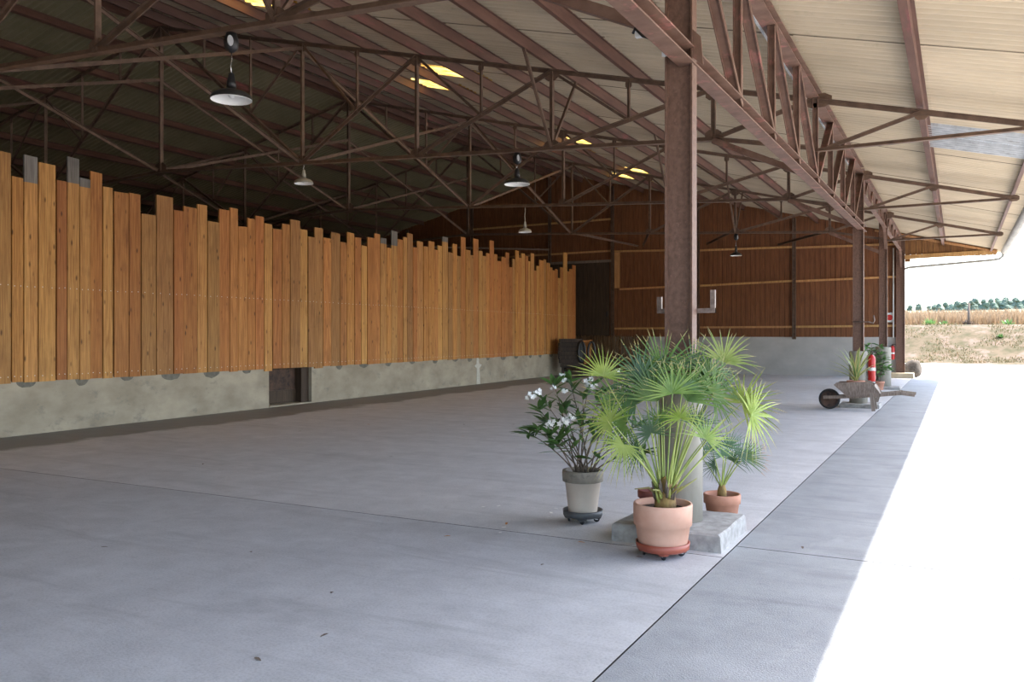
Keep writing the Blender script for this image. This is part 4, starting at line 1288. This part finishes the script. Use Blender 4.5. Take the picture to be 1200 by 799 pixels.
# ------------------------------------------------------------------ old winnowing machine and reed screen by the sliding door
mc = at_z(671, 441); mf = depth(mc)
rx = Vector((cs, sn, 0)); bk = Vector((-sn, cs, 0))
px = mf / F
wm = thing('winnowing_machine', 'dark brown slatted wooden machine on legs at the far end of the plank wall', 'machine', tuple(mc))
def mp(x, y, d=0):                                # machine point: pixel on its front plane, pushed back by d
    return mc + rx * ((x - 671) * px) + bk * d + Vector((0, 0, (441 - y) * px))
def drum(b, mat='machine_wood'):
    pass
outline = [(657, 397.5), (681, 397), (684, 400), (684, 428), (681, 431), (660, 431), (656, 424), (654.5, 410)]
n_s = 7
for k in range(n_s):                              # horizontal slats of the body
    ya = 397 + k * 34 / n_s; yb = ya + 34 / n_s - .5
    bul = [1.8, .9, .3, 0, .3, 1.4, 3.0][k]
    part(wm, 'slat', lambda b: b.prism([mp(654.5 + bul, yb), mp(683, yb), mp(683, ya), mp(654.5 + bul, ya)], bk * .75, 'machine_wood'))
part(wm, 'body', lambda b: b.prism([mp(x, y, .02) for x, y in [(657.5, 398), (682, 398), (682, 431), (660, 431), (657, 422)]], bk * .7, 'dark_void'))
def ring(b):
    for (cx_, m_) in ((681.5, 'black_plastic'), (693, 'black_plastic')):
        pts = [mp(cx_ + 4.0 * math.cos(2 * PI * k / 16) , 412 + 11.5 * math.sin(2 * PI * k / 16), -.05) for k in range(17)]
        b.tube(pts, .05, m_, 6, cap=False)
part(wm, 'hoop', ring)
part(wm, 'hopper', lambda b: b.prism([mp(683.5, 399, .1), mp(694, 398, .1), mp(692, 425, .1), mp(685, 427, .1)], bk * .4, 'larch_red'))
part(wm, 'crank_wheel', lambda b: b.prism([mp(681 + 3 * math.cos(k * PI / 8), 412 + 10 * math.sin(k * PI / 8), -.03) for k in range(16)], bk * .05, 'black_plastic'))
for x in (660, 682, 692):
    for d in (.05, .6):
        part(wm, 'leg', lambda b: b.bar(mp(x, 441, d), mp(x, 428, d), .07, .07, rx, 'machine_wood'))
part(wm, 'floor_plate', lambda b: b.prism([mp(661, 431), mp(694, 431), mp(694, 429), mp(661, 429)], bk * .65, 'machine_wood'))
rsn = thing('reed_screen', 'brown reed screen leaning against the end wall beside the sliding door', 'screen', (-14.6, YG - .35, 0))
def reeds(b):
    r_ = random.Random(6)
    x = -16.6
    while x < -12.5:
        y = YG - .33 + r_.uniform(-.015, .015)
        h = 1.66 + r_.uniform(-.05, .05)
        b.tube([(x, y - .05, .0), (x + r_.uniform(-.02, .02), y + .05, h)], r_.uniform(.014, .024), 'reed', 4)
        x += .038
part(rsn, 'reeds', reeds, 'stuff')
for z in (.45, 1.2):
    part(rsn, 'wire', lambda b: b.bar((-16.6, YG - .37 + .06 * z, z), (-12.5, YG - .37 + .06 * z, z), .01, .02, (0, 1, 0), 'bark'))

# boulder by the far column
def boulder(b):
    bm = bmesh.new(); bmesh.ops.create_icosphere(bm, subdivisions=3, radius=1)
    vs = []
    for v in bm.verts:
        p = v.co * (1 + .22 * noise.noise(v.co * 1.6) + .06 * noise.noise(v.co * 5))
        vs.append((-1.62 + p.x * .36, YG + .75 + p.y * .32, .30 + max(-.30, p.z * .38)))
    b.add(vs, [tuple(v.index for v in f.verts) for f in bm.faces], 'rock', True); bm.free()
bo = MB(); boulder(bo)
tag(bo.build('boulder', loc=(-1.62, YG + .75, 0)), 'rounded brown boulder behind the farthest column', 'rock')

# ------------------------------------------------------------------ lamps
def lamp(X, Y, zr, dia, zhang, outer, label, ballast):
    t = thing('pendant_lamp', label, 'lamp', (X, Y, zr), 'pendant lamps under the trusses')
    r = dia / 2; c = (X, Y, zr)
    shp = [(r, 0), (r * 1.0, .014), (r * .93, .05), (r * .72, .085), (r * .42, .105), (r * .22, .125), (r * .2, .16)]
    part(t, 'shade', lambda b: (b.lathe(shp, outer, c, 28, capb=False), b.lathe([(q * .985 - .002, z - .004) for q, z in shp[:5]] + [(0, .105)], 'white_enamel', c, 28, capb=False)))
    part(t, 'socket', lambda b: b.lathe([(r * .24, .14), (r * .22, .2), (r * .17, .25), (r * .13, .30), (.01, .31)], 'black_plastic' if outer == 'black_enamel' else outer, c, 14))
    part(t, 'bulb', lambda b: b.lathe([(.0, .015), (.03, .03), (.042, .06), (.025, .11)], 'white_plastic', c, 12, capb=False))
    zt_ = zhang - (.22 if ballast else 0)
    part(t, 'chain', lambda b: b.tube([(X, Y, zr + .3), (X - .012, Y, zr + .3 + (zt_ - zr - .3) * .4), (X + .006, Y, zr + .3 + (zt_ - zr - .3) * .7), (X, Y, zt_)], .007 if ballast else .01, 'chrome' if ballast else outer, 5))
    if ballast:
        p = part(t, 'housing', lambda b: b.lathe([(.02, zt_ - zr), (.075, zt_ - zr + .04), (.085, zt_ - zr + .13), (.06, zhang - zr)], 'black_plastic', c, 16, capt=True))
        sub(p, 'face_disc', lambda b: b.prism([(X + .055 + .0 * k, Y - .075 + .045 * math.cos(k * PI / 8), zt_ + .105 + .06 * math.sin(k * PI / 8)) for k in range(16)], (.02, -.01, 0), 'galvanised'))
lamp(-7.42, TY[0], 4.43, .47, zb(-7.4) - .05, 'black_enamel', 'largest black pendant lamp with white inside, hanging from the nearest truss', True)
lamp(-7.48, TY[1], 4.60, .50, zb(-7.5) - .05, 'black_enamel', 'black pendant lamp on a chain under the second truss, left of the near column', True)
lamp(-12.8, TY[1], 5.06, .42, zb(-12.8) - .05, 'pale_enamel', 'small pale pendant lamp close under the second truss, above the plank wall', False)
lamp(-11.0, TY[2], 4.66, .38, zb(-11.0) - .05, 'pale_enamel', 'small pale pendant lamp on a long rod under the third truss', False)
lamp(-6.72, TY[3], 4.42, .40, zb(-6.7) - .05, 'black_enamel', 'small black pendant lamp in front of the boarded end wall, right of the near column', True)

# electrical bits at the head of the near column
jb = thing('junction_box', 'small white junction box with a black cable at the head of the near column', 'junction box', (XC - .32, 7.06, 4.35))
part(jb, 'box', lambda b: b.box((XC - .38, 6.97, 4.30), (XC - .315, 7.02, 4.38), 'white_plastic'))
part(jb, 'cable', lambda b: b.tube([(XC - .40, 6.98, 4.34), (XC - .37, 6.95, 4.37), (XC - .30, 6.95, 4.29), (XC - .2, 6.94, 4.24), (XC - .12, 6.94, 4.16), (XC - .05, 6.95, 4.09), (XC + .08, 6.97, 4.08)], .014, 'black_plastic', 6))
part(jb, 'conduit', lambda b: b.tube([(XC - .115, 6.965, 4.21), (XC - .115, 6.965, 4.09)], .022, 'white_plastic', 8))

# ------------------------------------------------------------------ litter on the floor
lm = leaf_mesh('fallen_leaf', .07, .026, 'orange_leaf'); lm2 = leaf_mesh('fallen_leaf', .06, .022, 'bark')
pm_ = MB(); pm_.add([(-.018, -.012, 0), (.02, -.014, .004), (.024, .012, .008), (-.014, .016, .003)], [(0, 1, 2, 3)], 'white_petal'); pm_ = pm_.mesh('fallen_petal')
for i, (x, y, k) in enumerate([(430, 497, 0), (542, 511, 0), (528, 628, 0), (594, 612, 0), (677, 635, 0), (580, 515, 1), (603, 497, 1), (543, 497, 1), (118, 641, 1), (295, 647, 1), (385, 742, 1), (298, 770, 1), (634, 662, 1), (460, 535, 1), (940, 640, 1), (745, 652, 1), (388, 695, 1), (353, 505, 1), (238, 543, 1)]):
    p = at_z(x, y, .006)
    o = put('fallen_leaf', lm if k == 0 else lm2, None, p); o.rotation_euler = (0, 0, i * 1.7)
    tag(o, 'small orange dry leaf lying on the concrete floor' if k == 0 else 'small dark crumb of dry leaf on the concrete floor', 'leaf', 'orange fallen leaves' if k == 0 else 'dark fallen leaf crumbs')
for i, (x, y) in enumerate([(566, 594), (584, 593), (646, 601), (652, 596), (643, 606), (586, 624), (590, 618)]):
    o = put('fallen_petal', pm_, None, at_z(x, y, .003)); o.rotation_euler = (0, 0, i * 1.1)
    tag(o, 'white fallen petal on the floor near the oleander', 'petal', 'fallen oleander petals')

# ------------------------------------------------------------------ the field beyond
fp = at_y(1135, 378, 67.0)
po = MB(); zz = hill(fp.x, 67.0)
po.tube([(fp.x, 67, zz - .1), (fp.x + .03, 67, zz + 1.55)], [.085, .07], 'bark', 8)
tag(po.build('fence_post', loc=(fp.x, 67, zz)), 'lone dark wooden post standing in the dry grass field', 'post')
def blob(b, c, r, mat, seed, sq=1.0):
    bm = bmesh.new(); bmesh.ops.create_icosphere(bm, subdivisions=2, radius=1)
    vs = []
    for v in bm.verts:
        q = 1 + .45 * noise.noise(v.co * 1.9 + Vector((seed, seed * 2, 0)))
        vs.append((c[0] + v.co.x * r * q, c[1] + v.co.y * r * q, c[2] + v.co.z * r * q * sq))
    b.add(vs, [tuple(v.index for v in f.verts) for f in bm.faces], mat, False); bm.free()
rn = random.Random(14)
places = ['at the right end', 'near the right end']
TREES = []
for i in range(26):
    px_ = 1066 + i * 6.1 + rn.uniform(-1.5, 1.5)
    toppx = 356 - 8 * min(1, max(0, (px_ - 1090) / 70)) + rn.uniform(-1.2, 2.0)
    if px_ < 1095 and i % 2: continue
    TREES.append((px_, toppx))
for i, (px_, tp) in enumerate(TREES):
    Y = 300 + rn.uniform(-45, 45)
    p = at_y(px_, tp, Y); h = rn.uniform(7, 9)
    zz = p.z - h
    t = thing('pine_tree', 'small dark green tree in the distant tree line above the dry field', 'tree', (p.x, Y, zz), 'tree line on the horizon')
    part(t, 'trunk', lambda b: b.tube([(p.x, Y, zz - 4), (p.x, Y, zz + h * .7)], [.3, .15], 'bark', 6))
    def crown(b):
        for k in range(6):
            s = k / 5
            blob(b, (p.x + rn.uniform(-.6, .6), Y + rn.uniform(-.6, .6), zz + h * (.28 + .6 * s)), (1.9 - 1.1 * s) * rn.uniform(.85, 1.2), 'hazy_tree_green', rn.random() * 50, .9)
    part(t, 'crown', crown)
for i, (x, y, r_) in enumerate([(1133, 377, .55), (1090, 378, .7), (1106, 379, .5), (1172, 399, .3), (1180, 379, .6)]):
    Y = 66.8 if y < 390 else 61.0
    p = at_y(x, y, Y); z0 = hill(p.x, Y)
    b = MB()
    rr = random.Random(i)
    for k in range(90):
        a = rr.uniform(0, 2 * PI); e = rr.uniform(.2, 1.3); L = r_ * rr.uniform(.5, 1)
        d = Vector((math.cos(a) * math.cos(e), math.sin(a) * math.cos(e), math.sin(e))); s = Vector((-math.sin(a), math.cos(a), 0)) * .03
        c = Vector((p.x + rr.uniform(-.3, .3) * r_, Y + rr.uniform(-.3, .3) * r_, z0 - .03))
        b.add([c - s, c + s, c + d * L * .6 + s * 1.4, c + d * L], [(0, 1, 2), (0, 2, 3)], 'shrub_green' if i != 0 else 'bark')
    tag(b.build('weed_tuft', loc=(p.x, Y, z0)), ['brown weed tuft at the foot of the lone field post', 'green weed tuft at the left edge of the field path', 'smaller green weed tuft just right of the leftmost one', 'bright green weed tuft low on the bank', 'green weed tuft at the right end of the field path'][i], 'weeds')
